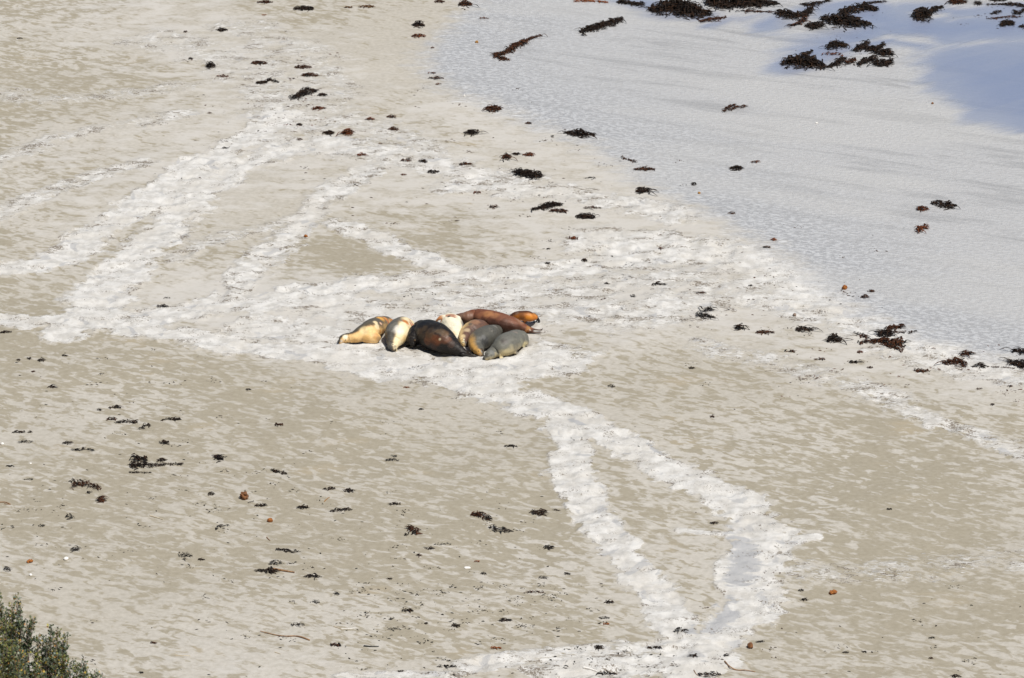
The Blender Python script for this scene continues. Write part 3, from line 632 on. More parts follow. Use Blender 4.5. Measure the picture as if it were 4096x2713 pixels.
WEEDS = [
# --- upper left tile
('A',1840,16,110,20,'b','dark seaweed strip cut by the top edge, left of the wet sand'),
('A',2108,58,140,34,'k','black seaweed strip with a spiky top near the upper edge of the dry sand'),
('A',1540,208,66,28,'k','compact black weed tuft, uppermost on the left part of the beach'),
('A',1322,407,34,16,'k','tiny dark weed tuft left of the ring shaped weed'),
('A',1462,455,56,36,'k','small open ring of black weed on pale sand'),
('A',1545,530,80,14,'r','thin brown weed streak under the ring shaped weed'),
('A',1795,438,116,30,'b','brown seaweed with a raised left end above the feathery black one'),
('A',2105,467,124,26,'b','straight brown seaweed strip, upper of the parallel pair'),
('A',2150,522,136,26,'b','slanting brown seaweed strip, lower of the parallel pair'),
('A',2235,660,66,28,'k','round black weed ball right of the largest clump on the left'),
('A',2210,752,98,26,'r','rusty brown seaweed strip below the round black weed ball'),
('A',2076,866,40,22,'k','small black weed knot below the rusty brown strip'),
('A',2078,969,38,14,'b','tiny brown weed knot lowest in the left column of clumps'),
('A',2278,922,76,34,'k','spidery black seaweed with loose threads left of the brown lump'),
('A',1455,785,26,10,'b','tiny lone weed bit left of the red speckled patch'),
('A',1286,222,24,14,'b','tiny reddish brown weed bit far left of the upper clumps'),
('A',1832,105,26,10,'o','bright orange weed fleck under the top edge strip'),
('A',1562,1028,44,12,'k','short dark weed dash above the pale track'),
('A',136,268,44,8,'k','thin dark twig of weed near the left edge, high up'),
# --- upper middle tile
('B',52,52,58,18,'t','small brown weed tuft left of the straw coloured strip'),
('B',180,48,120,20,'t','brown and straw coloured weed strip near the top edge'),
('B',682,12,70,20,'b','brown weed strip touching the top edge beside the wet sand'),
('B',863,30,100,36,'b','shaggy brown seaweed at the corner where wet sand begins'),
('B',532,172,82,34,'k','dark humped seaweed above the thin brown one, by the wet border'),
('B',535,250,96,24,'r','thin arched brown seaweed below the dark humped one'),
('B',985,128,60,10,'r','thin rusty weed sliver on the wet sand near its upper left'),
('B',655,543,98,16,'b','straight dark weed stick at the left tip of the wet sand'),
('B',672,584,44,8,'r','short rusty sliver under the straight dark weed stick'),
('B',628,510,58,8,'r','faint rusty sliver above the straight dark weed stick'),
('B',632,333,26,10,'r','tiny rusty bit at the leftmost bulge of the wet sand'),
('B',1052,752,108,44,'b','dark winged seaweed with a pointed left arm on the wet border'),
('B',348,812,60,22,'b','small brown weed with a leg pointing right, above the tadpole shape'),
('B',196,828,64,18,'r','small flat reddish brown weed left of the two small brown ones'),
('B',360,897,70,26,'b','tadpole shaped weed with its tail pointing left'),
('B',44,920,72,40,'r','knobbly brown lump of weed right of the spidery black one'),
('B',901,920,92,34,'k','dome shaped dark seaweed alone on the pale sand'),
('B',1296,855,42,20,'b','small tilted weed bit between the winged and the long black ones'),
('B',145,1075,80,20,'r','reddish weed streak sloping down right'),
('B',450,1115,70,18,'b','scattered brown weed left of the small dark lump'),
('B',568,1118,60,24,'k','small dark lump at the right end of the scattered brown weed'),
('B',862,1140,90,20,'b','flat brown weed with a thin tail to the left, above the black double heap'),
('B',1144,1090,52,34,'b','rounded brown weed curl, leftmost of three in a row'),
('B',1214,1070,66,22,'k','dark curved weed, middle of three in a row'),
('B',1296,1073,76,24,'r','reddish weed leaning right, rightmost of three in a row'),
('B',635,1192,76,26,'k','dark weed oval with a short left stem'),
('B',430,1213,44,12,'r','reddish weed crumbs left of the dark oval'),
('B',2100,1175,150,30,'b','loop shaped brown seaweed lying flat on the wet border'),
('B',2090,1322,92,44,'k','compact black round seaweed ball on the wet border'),
('B',1690,1502,140,34,'k','black seaweed with a pointed right tail below the feathery heap'),
('B',1740,1444,120,14,'b','thin curved brown weed stem with a knob on its right end'),
('B',1722,1236,90,20,'g','faint wispy grey weed on the pale sand'),
('B',1056,1436,56,22,'b','small brown weed bit below the pale bright patch'),
('B',938,1337,48,14,'r','small reddish weed fleck left of centre above the trampled sand'),
('B',1462,946,22,10,'k','tiny black weed dot left of the big winged clump'),
# --- upper right tile
('C',368,1166,84,32,'k','compact green-black weed alone on the open wet sand'),
('C',502,1126,52,16,'r','small reddish weed right above the green-black one'),
('C',75,1276,34,20,'k','small black weed dot on the wet sand left of the green-black one'),
('C',340,1478,46,14,'b','small brown weed dash on the lower wet sand'),
('C',1765,1410,90,32,'k','black leaning weed, left of the lower right pair'),
('C',1840,1425,108,44,'k','black leaning weed, right of the lower right pair'),
('C',1660,1450,80,32,'r','scattered reddish weed bits left of the lower right pair'),
# --- middle left
('D',1132,558,78,20,'k','black arched weed lying alone left of the huddle'),
('D',1156,500,48,10,'g','thin grey weed ring above the black arched one'),
('D',40,738,90,18,'k','dark scattered weed at the left edge on the track border'),
('D',290,932,56,16,'k','small dark weed streak, right of two black dots'),
('D',203,920,26,16,'k','small black weed dot, right one of two'),
('D',128,930,18,10,'k','small black weed dot, left one of two'),
('D',450,900,42,12,'k','short dark dash right above the row of small weeds'),
('D',368,1118,50,20,'k','small dark weed with crumbs to its left'),
('D',228,1011,26,10,'b','tiny brown weed bit below the row of small weeds'),
('D',1722,1136,40,14,'k','tiny three armed black weed on smooth sand below the track'),
('D',768,1342,60,22,'b','brown weed knot left of the long black streak'),
('D',805,1258,76,22,'k','pair of short black weed dashes above the brown knot'),
('D',1930,1378,46,16,'b','small curved brown weed bit right of the forked one'),
('D',465,1508,66,16,'k','dark weed dash above the large stringy arch'),
('D',180,1498,110,30,'g','faint brown weed patch near the left edge'),
('D',150,1430,150,14,'k','thin broken dark weed line near the left edge'),
('D',1140,1503,70,26,'k','dark weed streak sloping right in the lower left'),
('D',690,1276,36,16,'k','tiny dark fork of weed left of the pair of dashes'),
# --- middle
('E',1610,88,52,30,'r','red-brown weed knot alone beyond the huddle, right of centre'),
('E',1432,160,22,12,'k','tiny dark weed bit below left of the red-brown knot'),
('E',1428,259,40,12,'k','small black weed bit on the smooth sand beyond the huddle'),
('E',1684,240,42,24,'k','small black weed hook beyond the huddle'),
('E',2216,157,36,14,'r','small rusty weed bit on the bright sand right of centre'),
('E',2200,405,108,20,'k','flat dark strip of weed beyond the huddle to the right'),
('E',1840,401,30,18,'g','small grey-black weed bit left of the flat dark strip'),
('E',2022,487,28,28,'g','tiny upright weed sprig below the flat dark strip'),
('E',450,1120,30,12,'o','tiny orange-brown weed fleck below the white track in front'),
('E',1874,1111,52,30,'g','wispy grey weed patch on tan sand right of the huddle'),
('E',1175,1528,90,16,'k','thin dark twig of weed beside the forked track'),
('E',550,1272,30,8,'k','tiny dark dash in front of the huddle'),
# --- middle right
('F',580,150,60,18,'b','thin brown weed mesh on the wet border, left side'),
('F',630,96,38,22,'o','small orange-brown weed bit on the wet border'),
('F',1308,454,44,24,'b','dark brown weed bit right of the orange sponge'),
('F',1260,495,60,22,'b','brown weed sliver below right of the orange sponge'),
('F',392,706,60,34,'k','small shaggy black weed right of the branching one'),
('F',565,740,150,24,'b','long brown weed with wiry loops on its right end'),
('F',840,718,114,34,'k','bushy dark weed with a knob on its right end'),
('F',1050,786,96,48,'k','solid round black seaweed boulder of the drift line'),
('F',1258,766,50,28,'b','brown weed ball with a long thin stalk to its upper left'),
('F',745,872,68,14,'b','small flat brown weed below the bushy dark one'),
('F',952,926,76,16,'b','brown weed strip below the round black boulder'),
('F',1198,944,90,22,'k','dark weed dash right of the brown strip'),
('F',1298,982,42,14,'b','tiny brown weed bit right of the dark dash'),
('F',1970,886,100,30,'b','thin arched weed above the spiky red-brown clump'),
('F',1650,1002,96,30,'b','humped brown weed left below the spiky red-brown clump'),
('F',2060,971,108,26,'k','black sausage shaped weed near the right edge'),
('F',468,415,26,10,'k','tiny dark weed bit on the bright sand, right of centre'),
('F',126,466,54,12,'b','thin brown weed sliver above the branching one'),
('F',60,986,44,16,'k','small black weed bit alone below the branching one'),
('F',203,1321,26,14,'b','tiny dark brown weed nub alone on patterned sand'),
('F',2052,1130,40,8,'b','tiny brown dash near the right edge'),
('F',2268,1112,34,14,'b','tiny brown weed fleck near the right edge'),
('F',2145,1240,26,12,'b','tiny brown weed cross near the right edge'),
('F',1224,876,46,8,'r','tiny reddish dash under the big long clump'),
# --- lower left
('G',1120,58,70,28,'k','small dark weed lump right of the top of the big dark tangle'),
('G',1515,40,54,36,'k','small black weed tuft in the lower left field, upper right of the big tangle'),
('G',702,332,56,32,'b','small brown tuft below the round stringy tangle'),
('G',478,448,52,34,'g','dark grey fuzzy weed ball on the lower left sand'),
('G',288,512,40,20,'g','tiny dark weed bit left of the grey fuzzy ball'),
('G',70,97,52,22,'g','small grey weed curl near the left edge'),
('G',200,191,70,12,'g','thin grey weed line near the left edge'),
('G',1812,372,90,18,'k','thin dark weed arc below the brown crumpled sponge'),
('G',2100,384,84,30,'k','dark branching weed below the brown straw, lower middle'),
('G',1466,292,40,28,'k','small black weed cone left of the brown crumpled sponge'),
('G',2280,255,70,20,'k','flat black weed with a tail to the right, above the pale straw'),
('G',2168,864,96,30,'k','black fuzzy weed right of the stalked one'),
('G',2332,984,30,24,'g','small grey weed knot right of the black fuzzy one'),
('G',2190,1040,70,30,'g','faint brown-grey weed wisp above the curved driftwood'),
('G',2065,1200,84,34,'g','grey feathery weed above the curved driftwood'),
('G',1065,1325,40,18,'b','small brown weed nub in the empty lower left sand'),
('G',520,676,70,44,'g','dotted patch of dark weed crumbs on the lower left'),
('G',1910,770,90,40,'g','wiry grey weed above the stalked one'),
('G',1290,716,90,44,'g','row of small dark weed bits left of the stalked one'),
('G',1394,746,44,20,'k','small dark leaning weed bit left of the stalked one'),
('G',2330,1342,60,30,'b','brown weed crumbs right of the curved driftwood tip'),
('G',50,812,60,34,'g','slanting dark weed twig near the left edge'),
('G',980,1532,24,10,'g','tiny dark weed bit near the bottom edge'),
# --- lower middle
('H',50,270,78,30,'k','dark oval weed with a spiked left side, lower middle'),
('H',365,363,62,20,'k','small black arched weed right of the dark oval'),
('H',30,400,90,20,'k','thin black weed arc under the dark oval'),
('H',945,435,86,40,'b','loose brown weed tuft left of the curl'),
('H',1012,462,48,30,'k','small black weed curl under the loose brown tuft'),
('H',1438,660,66,24,'k','small black triangular weed near the lower end of the left track'),
('H',612,672,50,16,'k','small black dash below the long thin weed line'),
('H',700,640,140,18,'g','long thin grey weed line, lower middle'),
('H',538,718,34,24,'b','tiny brown weed knot left of the orange bit'),
('H',940,760,44,14,'o','orange-brown shiny weed bit above the white cuttlebone'),
('H',985,845,36,20,'g','tiny grey weed ring below the white cuttlebone'),
('H',1400,872,60,30,'g','small weed tuft with slanting legs, lower middle'),
('H',1565,847,38,20,'k','small dark weed cap left of the wide track'),
('H',460,1102,70,20,'k','dark winged weed bit in the speckled band'),
('H',332,880,34,10,'k','short black dash alone in the lower middle'),
('H',1330,972,160,14,'b','broken brown weed line across the speckled band'),
('H',1858,1042,56,20,'k','small dark weed row beside the track bend'),
('H',1826,1153,70,24,'g','dark loose weed bit above the small orange one'),
('H',1838,1195,38,12,'o','small orange weed bit under the dark loose one'),
('H',1140,1170,80,26,'k','thick slanting black dash in the lower middle'),
('H',795,1206,50,16,'k','small black arched weed with a dash above it'),
('H',362,1228,90,16,'g','thin broken weed row near the pale twig'),
('H',1785,1358,50,22,'k','small dark weed streak at the lower track edge'),
('H',2160,1358,120,18,'k','black curved weed lying on the white track at the bottom'),
('H',2335,1235,60,44,'g','dark tangled wisp on the white track'),
('H',730,1490,130,22,'k','thin sloping dark weed streak near the bottom edge'),
('H',1830,1540,150,18,'k','dark flat weed streak at the bottom edge'),
('H',1075,1362,70,12,'o','orange weed streak with a black tip'),
('H',408,1520,44,12,'k','tiny black weed dot at the bottom edge'),
('H',586,1190,28,10,'k','tiny square black bit in the lower middle'),
# --- lower right
('I',842,1025,44,26,'k','dark starfish shaped weed bit right of the track'),
('I',820,960,32,20,'g','tiny thin branched weed bit above the starfish shaped one'),
('I',296,1412,30,18,'k','small dark weed bit left below the brown sponge ball'),
('I',75,1415,46,24,'k','small black weed bit on the lowest part of the track'),
('I',10,1240,40,26,'k','dark weed bit on the left fork of the track'),
('I',190,1545,160,26,'k','long low black weed row at the bottom edge'),
('I',540,1318,60,14,'g','thin dark weed crumbs right of the brown sponge ball'),
('I',1430,397,28,8,'k','tiny dark dash alone on patterned sand at lower right'),
('I',1725,1290,44,16,'g','tiny curved grey-brown twig of weed far lower right'),
('I',1720,1433,24,10,'b','tiny brown oval weed bit at lower right'),
('I',1128,1393,44,8,'k','thin dark weed line lower right of the track'),
('I',1258,1387,22,10,'k','tiny dark weed bit right of the thin line'),
('I',1890,1558,50,14,'k','small dark twig at the bottom edge, far right'),
('I',212,495,60,14,'k','thin dark weed bit on the inner edge of the wide track'),
]
for q in WEEDS:
    t = .5 if q[6] in 'kb' and False else .5
    cov = {'g': .7, 't': 1.6, 'o': 2.2}.get(q[5], 2.3); fr = 1.0 if q[3] > 45 else .62
    if q[5] == 'g': fr = .6
    blob(q[0], q[1], q[2], q[3], q[4], q[5], q[6], cover=cov, fr=fr)
# shaped clumps
weed('A', [(2020,682,22),(2060,672,26),(2090,655,44),(2130,628,36),(2190,636,16)], 'k', 'largest black weed clump of the upper left sand, humped with a low left arm')
weed('A', [(1780,578,24),(1840,572,28),(1870,552,22),(1930,572,8)], 'k', 'feathery black seaweed with an arched right arm', fr=.8)
weed('B', [(1050,382,26),(1110,378,22),(1165,352,40),(1200,322,42),(1260,298,36),(1310,268,14),(1385,247,8)], 'b', 'long slanting brown seaweed on the wet sand with a foot at its lower end')
weed('B', [(1062,388,16),(1100,408,26),(1165,415,22)], 'b', 'short brown foot of weed under the long slanting one')
weed('B', [(1665,228,40),(1690,208,30),(1760,195,44),(1820,170,44),(1880,155,46),(1950,132,20)], 'k', 'long shaggy black seaweed sloping up right on the wet sand')
weed('B', [(1620,10,10),(1720,8,14),(1850,20,8)], 'o', 'orange stalk shaped weed at the top edge on the wet sand')
weed('B', [(1912,18,20),(1950,14,32),(2020,28,22),(2095,34,32)], 'k', 'dark two part weed at the top edge left of the biggest heap')
weed('B', [(2140,68,20),(2210,60,70),(2290,45,110),(2368,62,110),(2460,80,70),(2560,100,16)], 'k', 'biggest rounded black kelp heap near the top edge', cover=2.4, tall=.55, fr=1.3)
weed('C', [(170,12,60),(250,25,70),(360,22,72),(480,20,56),(560,24,46),(660,26,14)], 'k', 'wide black kelp heap cut by the top edge, right of the biggest one', cover=2.4, fr=1.3)
weed('C', [(118,152,18),(180,138,24),(240,132,22),(300,120,10)], 'b', 'thin brown seaweed strip under the wide black heap')
weed('C', [(440,84,30),(470,80,26),(540,84,14),(630,84,12)], 'b', 'scattered brown bits between two black heaps near the top edge', cover=1.4)
weed('C', [(650,92,30),(720,100,60),(780,112,34),(850,100,56),(890,60,30)], 'k', 'ragged dark kelp left of the long leaning branches')
weed('C', [(820,30,12),(860,36,26),(920,28,26),(1020,4,14)], 'k', 'leaning black kelp branch at the top edge above the ragged kelp')
weed('C', [(730,188,16),(790,170,20),(830,150,44),(850,120,30)], 'b', 'scattered brown weed bits under the ragged kelp', cover=1.3)
weed('C', [(868,185,44),(930,180,54),(965,168,30)], 'k', 'round black kelp knob left of the domed heap', fr=1.2)
weed('C', [(965,130,20),(1020,140,56),(1110,145,74),(1200,155,56),(1300,170,12)], 'k', 'domed black kelp heap with a pointed right end near the top edge', fr=1.3)
weed('C', [(1090,95,40),(1140,78,50),(1200,62,44),(1270,50,50),(1340,70,22)], 'k', 'long black kelp branch rising right above the domed heap', fr=1.2)
weed('C', [(1270,30,14),(1330,18,14),(1410,12,10)], 'k', 'thin black kelp arm reaching right near the top edge')
weed('C', [(1610,110,40),(1640,100,90),(1690,100,76),(1730,72,40),(1800,50,12)], 'k', 'claw shaped black kelp heap in the blue wash', fr=1.2)
weed('C', [(1850,14,34),(1890,14,38),(1960,16,10)], 'b', 'ball shaped brown kelp at the top edge, right of the claw shape')
weed('C', [(2030,22,26),(2060,22,30)], 'k', 'small black kelp ball at the top edge further right')
weed('C', [(2130,6,14),(2190,6,18),(2240,8,10)], 'k', 'flat black kelp strip on the top edge near the corner')
weed('C', [(2110,34,8),(2220,32,14),(2300,32,28),(2368,44,14)], 'k', 'long thin kelp strip near the upper right corner')
weed('C', [(2130,100,12),(2170,90,18),(2205,80,12)], 'k', 'short slanting kelp strip under the long thin one')
weed('C', [(2290,88,26),(2330,92,30),(2366,72,20)], 'k', 'black kelp tuft at the right edge near the corner')
weed('C', [(2110,132,10),(2180,128,14),(2260,118,12),(2330,122,10)], 'b', 'broken thin kelp line near the upper right corner', cover=1.6)
weed('C', [(2200,178,16),(2230,158,48),(2290,165,24)], 'k', 'shaggy black kelp tuft, lowest left in the upper right corner')
weed('C', [(2330,190,22),(2368,184,28)], 'k', 'small kelp tuft on the right edge below the corner')
weed('C', [(690,448,20),(740,430,60),(800,428,86),(880,435,80),(950,452,50),(985,468,16)], 'k', 'big black kelp mound with a pointed right foot on the wet sand', fr=1.3, tall=.6)
weed('C', [(820,395,36),(860,376,26),(905,356,10)], 'k', 'kelp spike sticking up behind the big black mound')
weed('C', [(1000,330,24),(1040,312,44),(1090,314,40),(1135,318,16)], 'k', 'small black kelp crest above the big mound')
weed('C', [(1185,350,24),(1230,330,46),(1285,292,22)], 'k', 'slanting kelp frond, left of the arched group')
weed('C', [(1235,330,20),(1290,340,50),(1340,352,40),(1380,320,26),(1392,306,14)], 'k', 'arched black kelp band across the middle of the group')
weed('C', [(1365,368,44),(1405,372,60),(1450,372,26)], 'k', 'dense kelp tuft at the right end of the arched band', fr=1.1)
weed('C', [(1000,468,18),(1050,452,30),(1085,430,52),(1118,404,18)], 'k', 'leaning kelp tuft right of the big mound foot')
weed('C', [(1130,438,20),(1160,430,32),(1200,412,16)], 'b', 'small brown kelp tuft in the middle of the lower row')
weed('C', [(1215,450,26),(1260,424,34),(1330,406,34)], 'k', 'long leaning kelp tuft in the lower row')
weed('C', [(1330,440,36),(1385,440,50),(1450,430,34)], 'k', 'wide black kelp tuft at the right of the lower row', fr=1.1)
weed('C', [(970,378,14),(1050,376,26),(1100,380,18)], 'r', 'scattered reddish kelp crumbs between the mound and the arched band', cover=.8)
weed('C', [(278,780,12),(300,755,22),(335,735,24),(365,728,14)], 'b', 'curved brown weed on open wet sand, left part of the pair')
weed('C', [(320,768,12),(370,745,18),(435,742,12)], 'b', 'thin brown weed on open wet sand, right part of the pair')
weed('B', [(1205,1195,40),(1250,1205,52),(1300,1210,54),(1340,1215,50),(1380,1222,26)], 'k', 'long black double heap of weed on the pale sand beyond the huddle')
weed('B', [(1325,1455,10),(1380,1440,34),(1430,1430,40),(1480,1418,28),(1530,1420,22)], 'k', 'feathery black weed heap, left part, beyond the huddle', fr=.8)
weed('B', [(1450,1462,18),(1510,1462,30),(1560,1468,18)], 'b', 'dark weed hump joined under the feathery heap')
weed('B', [(1545,925,10),(1600,925,28),(1650,925,52),(1700,935,30),(1760,937,12)], 'k', 'big black winged clump on the wet border beyond the huddle')
weed('B', [(1940,1085,8),(1960,1100,10),(1995,1114,10),(2040,1122,20)], 'b', 'thin curved weed stalk with a dark tip on the wet border')
weed('F', [(1625,32,18),(1650,18,40),(1690,2,14)], 'r', 'slanting rust-brown kelp leaf on the lower wet sand')
weed('F', [(105,620,22),(150,625,34),(215,640,16)], 'g', 'branching weed lower half on the trampled sand', cover=1.4)
weed('F', [(150,600,14),(160,585,26),(195,578,34)], 'g', 'branching weed upper half on the trampled sand', cover=1.4)
weed('F', [(1345,748,30),(1400,742,50),(1450,745,42)], 'k', 'black kelp block left under the spiky crown of the drift line')
weed('F', [(1420,720,20),(1470,705,36),(1515,695,24)], 'b', 'spiky brown kelp crown at the top of the drift line', fr=.8)
weed('F', [(1460,735,12),(1530,742,10),(1615,737,6)], 'b', 'thin brown stem pointing right from the kelp block')
weed('F', [(1225,815,10),(1290,804,20),(1370,800,28),(1430,815,64),(1500,810,50),(1530,800,30)], 'b', 'largest brown kelp clump of the drift line with a long left arm')
weed('F', [(1400,830,16),(1450,840,26),(1510,855,28)], 'b', 'brown kelp fringe hanging below the largest drift line clump')
weed('F', [(1185,738,6),(1215,748,8),(1250,758,12)], 'g', 'thin grey stalk rising left from the brown weed ball')
weed('F', [(1800,950,18),(1860,945,40),(1910,940,42),(1960,965,14)], 'b', 'spiky red-brown kelp clump near the right edge')
weed('F', [(2285,875,12),(2320,865,24),(2368,870,36)], 'k', 'upper black kelp clump cut by the right edge')
weed('F', [(2250,940,22),(2300,950,34),(2368,965,60)], 'k', 'lower black kelp clump cut by the right edge')
weed('F', [(2110,978,5),(2200,982,5),(2300,988,5)], 'b', 'thin weed cord running between two black clumps at right', fr=.6)
weed('D', [(805,1365,10),(850,1362,16),(890,1358,22),(950,1360,12)], 'k', 'long black weed streak in the lower left field')
weed('D', [(980,1408,20),(1000,1388,22),(1045,1380,16)], 'k', 'hooked black weed right of the long streak')
weed('D', [(1120,1348,8),(1180,1340,14),(1220,1345,22),(1250,1342,26)], 'k', 'forked black weed with a dense right end')
weed('D', [(510,1560,12),(570,1548,22),(620,1550,18),(650,1562,10)], 'g', 'large stringy dark arch of weed on the lower left', cover=1.2)
weed('G', [(930,40,46),(970,45,44),(1010,55,18)], 'k', 'upper knot of the big dark tangle on the lower left', cover=1.8)
weed('G', [(895,100,26),(960,92,40),(1060,92,20),(1170,90,14),(1275,86,10)], 'k', 'big dark tangle with a long right tail on the lower left', cover=1.5, fr=.8)
weed('G', [(890,142,8),(960,145,12),(1050,146,5)], 'k', 'thin dark weed line under the big dark tangle', fr=.6)
weed('G', [(500,240,30),(550,215,50),(620,230,60),(690,250,30)], 'b', 'round stringy tangle of brown weed on the lower left', cover=.75, fr=.7)
weed('G', [(485,203,16),(510,203,14)], 'k', 'small black knot at the top left of the round stringy tangle')
weed('G', [(600,282,8),(640,282,10)], 'k', 'small dark bit at the foot of the round stringy tangle')
weed('G', [(1880,128,14),(1930,140,28),(1990,155,10)], 'k', 'ragged black weed with two peaks, lower left of centre', fr=.8)
weed('G', [(1500,535,16),(1520,520,14),(1590,508,6)], 'g', 'dark hooked twig of weed above the sloping straw', cover=1.4)
weed('G', [(1910,675,14),(1980,685,18),(2030,695,26),(2060,690,12)], 'k', 'black weed row with a thick right end, lower left of centre', fr=.8)
weed('G', [(1720,355,6),(1760,345,6)], 'g', 'tiny faint curl of weed above the thin dark arc', fr=.5)
weed('G', [(2290,415,12),(2340,400,22),(2368,405,16)], 'k', 'dark feathery weed right of the branching one', fr=.8)
weed('H', [(460,530,26),(480,535,34),(500,545,50),(520,565,34)], 'b', 'standing black and brown weed tuft alone in the lower middle sand')
weed('H', [(440,577,12),(475,577,14)], 'k', 'small black cap of weed at the foot of the standing tuft')
weed('H', [(1025,525,12),(1080,535,34),(1130,545,18),(1178,553,14)], 'g', 'wiry black weed with long right leg, lower middle', cover=1.6)
weed('H', [(1330,428,18),(1375,418,34),(1420,425,20)], 'k', 'dense arched black weed left of the white track')
weed('H', [(1460,402,6),(1515,408,8)], 'k', 'thin dash right of the dense arched black weed', fr=.6)
weed('H', [(345,30,6),(385,34,10)], 'g', 'small faint hooked weed, upper part, lower middle', fr=.6)
weed('H', [(310,62,12),(350,52,14),(395,62,8)], 'g', 'small faint weed row under the hooked one', fr=.6)
weed('I', [(505,1320,8),(560,1312,6)], 'g', 'thin twiggy line touching the crumbs by the sponge ball', fr=.5)

# ------------------------------------------------------------------ other finds
def lump(name, label, cat, tile, u, v, wpx, hpx, mat, rough=.25, group=None, seed=0):
    ox, oy = TILES[tile]; px, py = ox+u*K, oy+v*K; m = pxm(px, py); a = wpx*K/m/2; h = hpx*K/m/.94
    p = GS(px, py+hpx*K*.42); bm = bmesh.new(); bmesh.ops.create_icosphere(bm, subdivisions=4, radius=1)
    for q in bm.verts:
        n = mnoise.noise(q.co*1.7+Vector((seed, 0, 0)))+.5*mnoise.noise(q.co*4+Vector((0, seed, 0)))
        q.co *= 1+rough*n
        q.co = Vector((q.co.x*a, q.co.y*a*.8, q.co.z*h*.5+h*.32))
    me = bpy.data.meshes.new(name); bm.to_mesh(me); bm.free(); o = mkobj(name, me, mat); o.location = p
    o.rotation_euler = (0, 0, seed); return tag(o, label, cat, group)
SG = 'washed up sponges'
lump('sponge','bright orange round sponge on the wet sand by the drift line','sponge','F',1122,424,40,32,M_SPONGE,.3,SG,1)
lump('sponge','crumpled brown sponge, biggest on the lower left sand','sponge','G',1692,300,66,50,M_BROWN,.6,SG,2)
lump('sponge','smooth orange-brown disc shaped sponge below the crumpled one','sponge','G',1873,471,42,30,M_SPONGE,.15,SG,3)
lump('sponge','rust red sponge lump alone right of the curved track','sponge','I',1040,970,56,26,M_SPONGE,.5,SG,4)
lump('sponge','rounded brown sponge ball where the track ends at the bottom','sponge','I',466,1340,50,42,M_BROWN,.25,SG,5)
lump('sponge','small ochre sponge near the top of the wet sand','sponge','B',938,290,24,18,M_YELLOW,.3,SG,6)
lump('sponge','tiny brown sponge nub on the blue water film','sponge','C',1730,715,18,14,M_BROWN,.3,SG,7)
lump('sponge','tiny ochre sponge nub on the wet sand above the border','sponge','C',112,1337,22,14,M_YELLOW,.4,SG,8)
lump('sponge','small rusty sponge in the white track left of the huddle','sponge','D',2120,68,26,20,M_SPONGE,.5,SG,9)
lump('sponge','small orange sponge chip near the left edge by the shells','sponge','G',208,756,40,24,M_SPONGE,.6,SG,10)
lump('sponge','greyish brown sponge pebble on the trampled sand at right','sponge','F',774,614,28,22,plain('grey_sponge',(.30,.22,.17),.9),.3,SG,11)
HG = 'bleached shells on the sand'
lump('shell','larger cream shell on the lower left sand','shell','G',459,737,40,22,M_SHELL,.1,HG,1)
lump('shell','small white shell below left of the cream one','shell','G',212,850,26,18,M_SHELL,.1,HG,2)
lump('shell','white shell at the left edge','shell','D',17,1510,26,20,M_SHELL,.15,HG,3)
lump('shell','tiny white shell on the wet sand near its left side','shell','B',852,663,12,14,M_SHELL,.15,HG,4)
lump('shell','tiny white shell chip near the left edge, above the others','shell','G',212,78,22,6,M_SHELL,.15,HG,5)
lump('cuttlebone','white flat cuttlebone under the orange weed bit','cuttlebone','H',873,801,48,9,M_SHELL,.1,None,6)
lump('shell','pale shell nub on the open wet sand','shell','C',927,852,18,10,M_SHELL,.2,HG,7)
def stick(name, label, cat, tile, pts, rad, mat, group=None, lift=.0):
    ox, oy = TILES[tile]; ps = [GS(ox+u*K, oy+v*K) for u, v in pts]; o0 = ps[0].copy()
    bm = bmesh.new(); n = len(ps)
    L = [(*(p-o0+Vector((0,0,rad*.8+lift*(i % 2)))), rad*(1-.5*i/(n-1)), rad*(1-.5*i/(n-1))) for i, p in enumerate(ps)]
    sweep(bm, L, ns=7, sub=4); me = bpy.data.meshes.new(name); bm.to_mesh(me); bm.free()
    o = mkobj(name, me, mat); o.location = o0; return tag(o, label, cat, group)
SK = 'sticks and stalks on the sand'
stick('driftwood_stick','long curved orange-brown driftwood stick, lower left','stick','G',[(2145,1308),(2090,1290),(2040,1280),(1975,1285),(1900,1270),(1805,1250)],.013,M_WOOD,SK,.01)
stick('driftwood_stick','forked tan stalk in the bottom right of the track end','stick','I',[(290,1455),(320,1492),(370,1515),(430,1520),(500,1528)],.012,M_WOOD,SK,.01)
stick('driftwood_stick','straight pale stick with weed on its left end, lower left','stick','G',[(1040,445),(1080,456),(1130,472)],.012,M_PALEWOOD,SK)
stick('driftwood_stick','tapering brown stalk growing out of a black weed holdfast','stick','G',[(1900,818),(1960,828),(2040,840)],.022,M_WOOD,SK)
blob('G',1880,826,90,36,'k','black weed holdfast at the left end of the brown stalk')
blob('G',1800,826,56,18,'k','small black weed scrap left of the holdfast')
stick('driftwood_stick','straight black stick near the bottom edge, lower middle','stick','H',[(158,1350),(200,1353),(258,1352)],.014,M_BLACK,SK)
stick('driftwood_stick','thin white twig lying near the lower middle','stick','H',[(0,1227),(50,1229),(90,1224),(122,1226)],.008,M_SHELL,SK)
stick('driftwood_stick','pale straw lying level in the lower left','stick','G',[(1215,1413),(1265,1414),(1320,1416)],.007,M_PALEWOOD,SK)
stick('driftwood_stick','brown hooked stalk on the left edge','stick','G',[(0,352),(40,352),(72,366),(30,362)],.011,M_WOOD,SK)
stick('driftwood_stick','short slanting orange straw right of the disc sponge','stick','G',[(2250,345),(2268,328),(2285,316)],.010,M_YELLOW,SK)
stick('driftwood_stick','tiny brown sloping straw below the disc sponge','stick','G',[(1850,595),(1862,608),(1874,618)],.010,M_WOOD,SK)
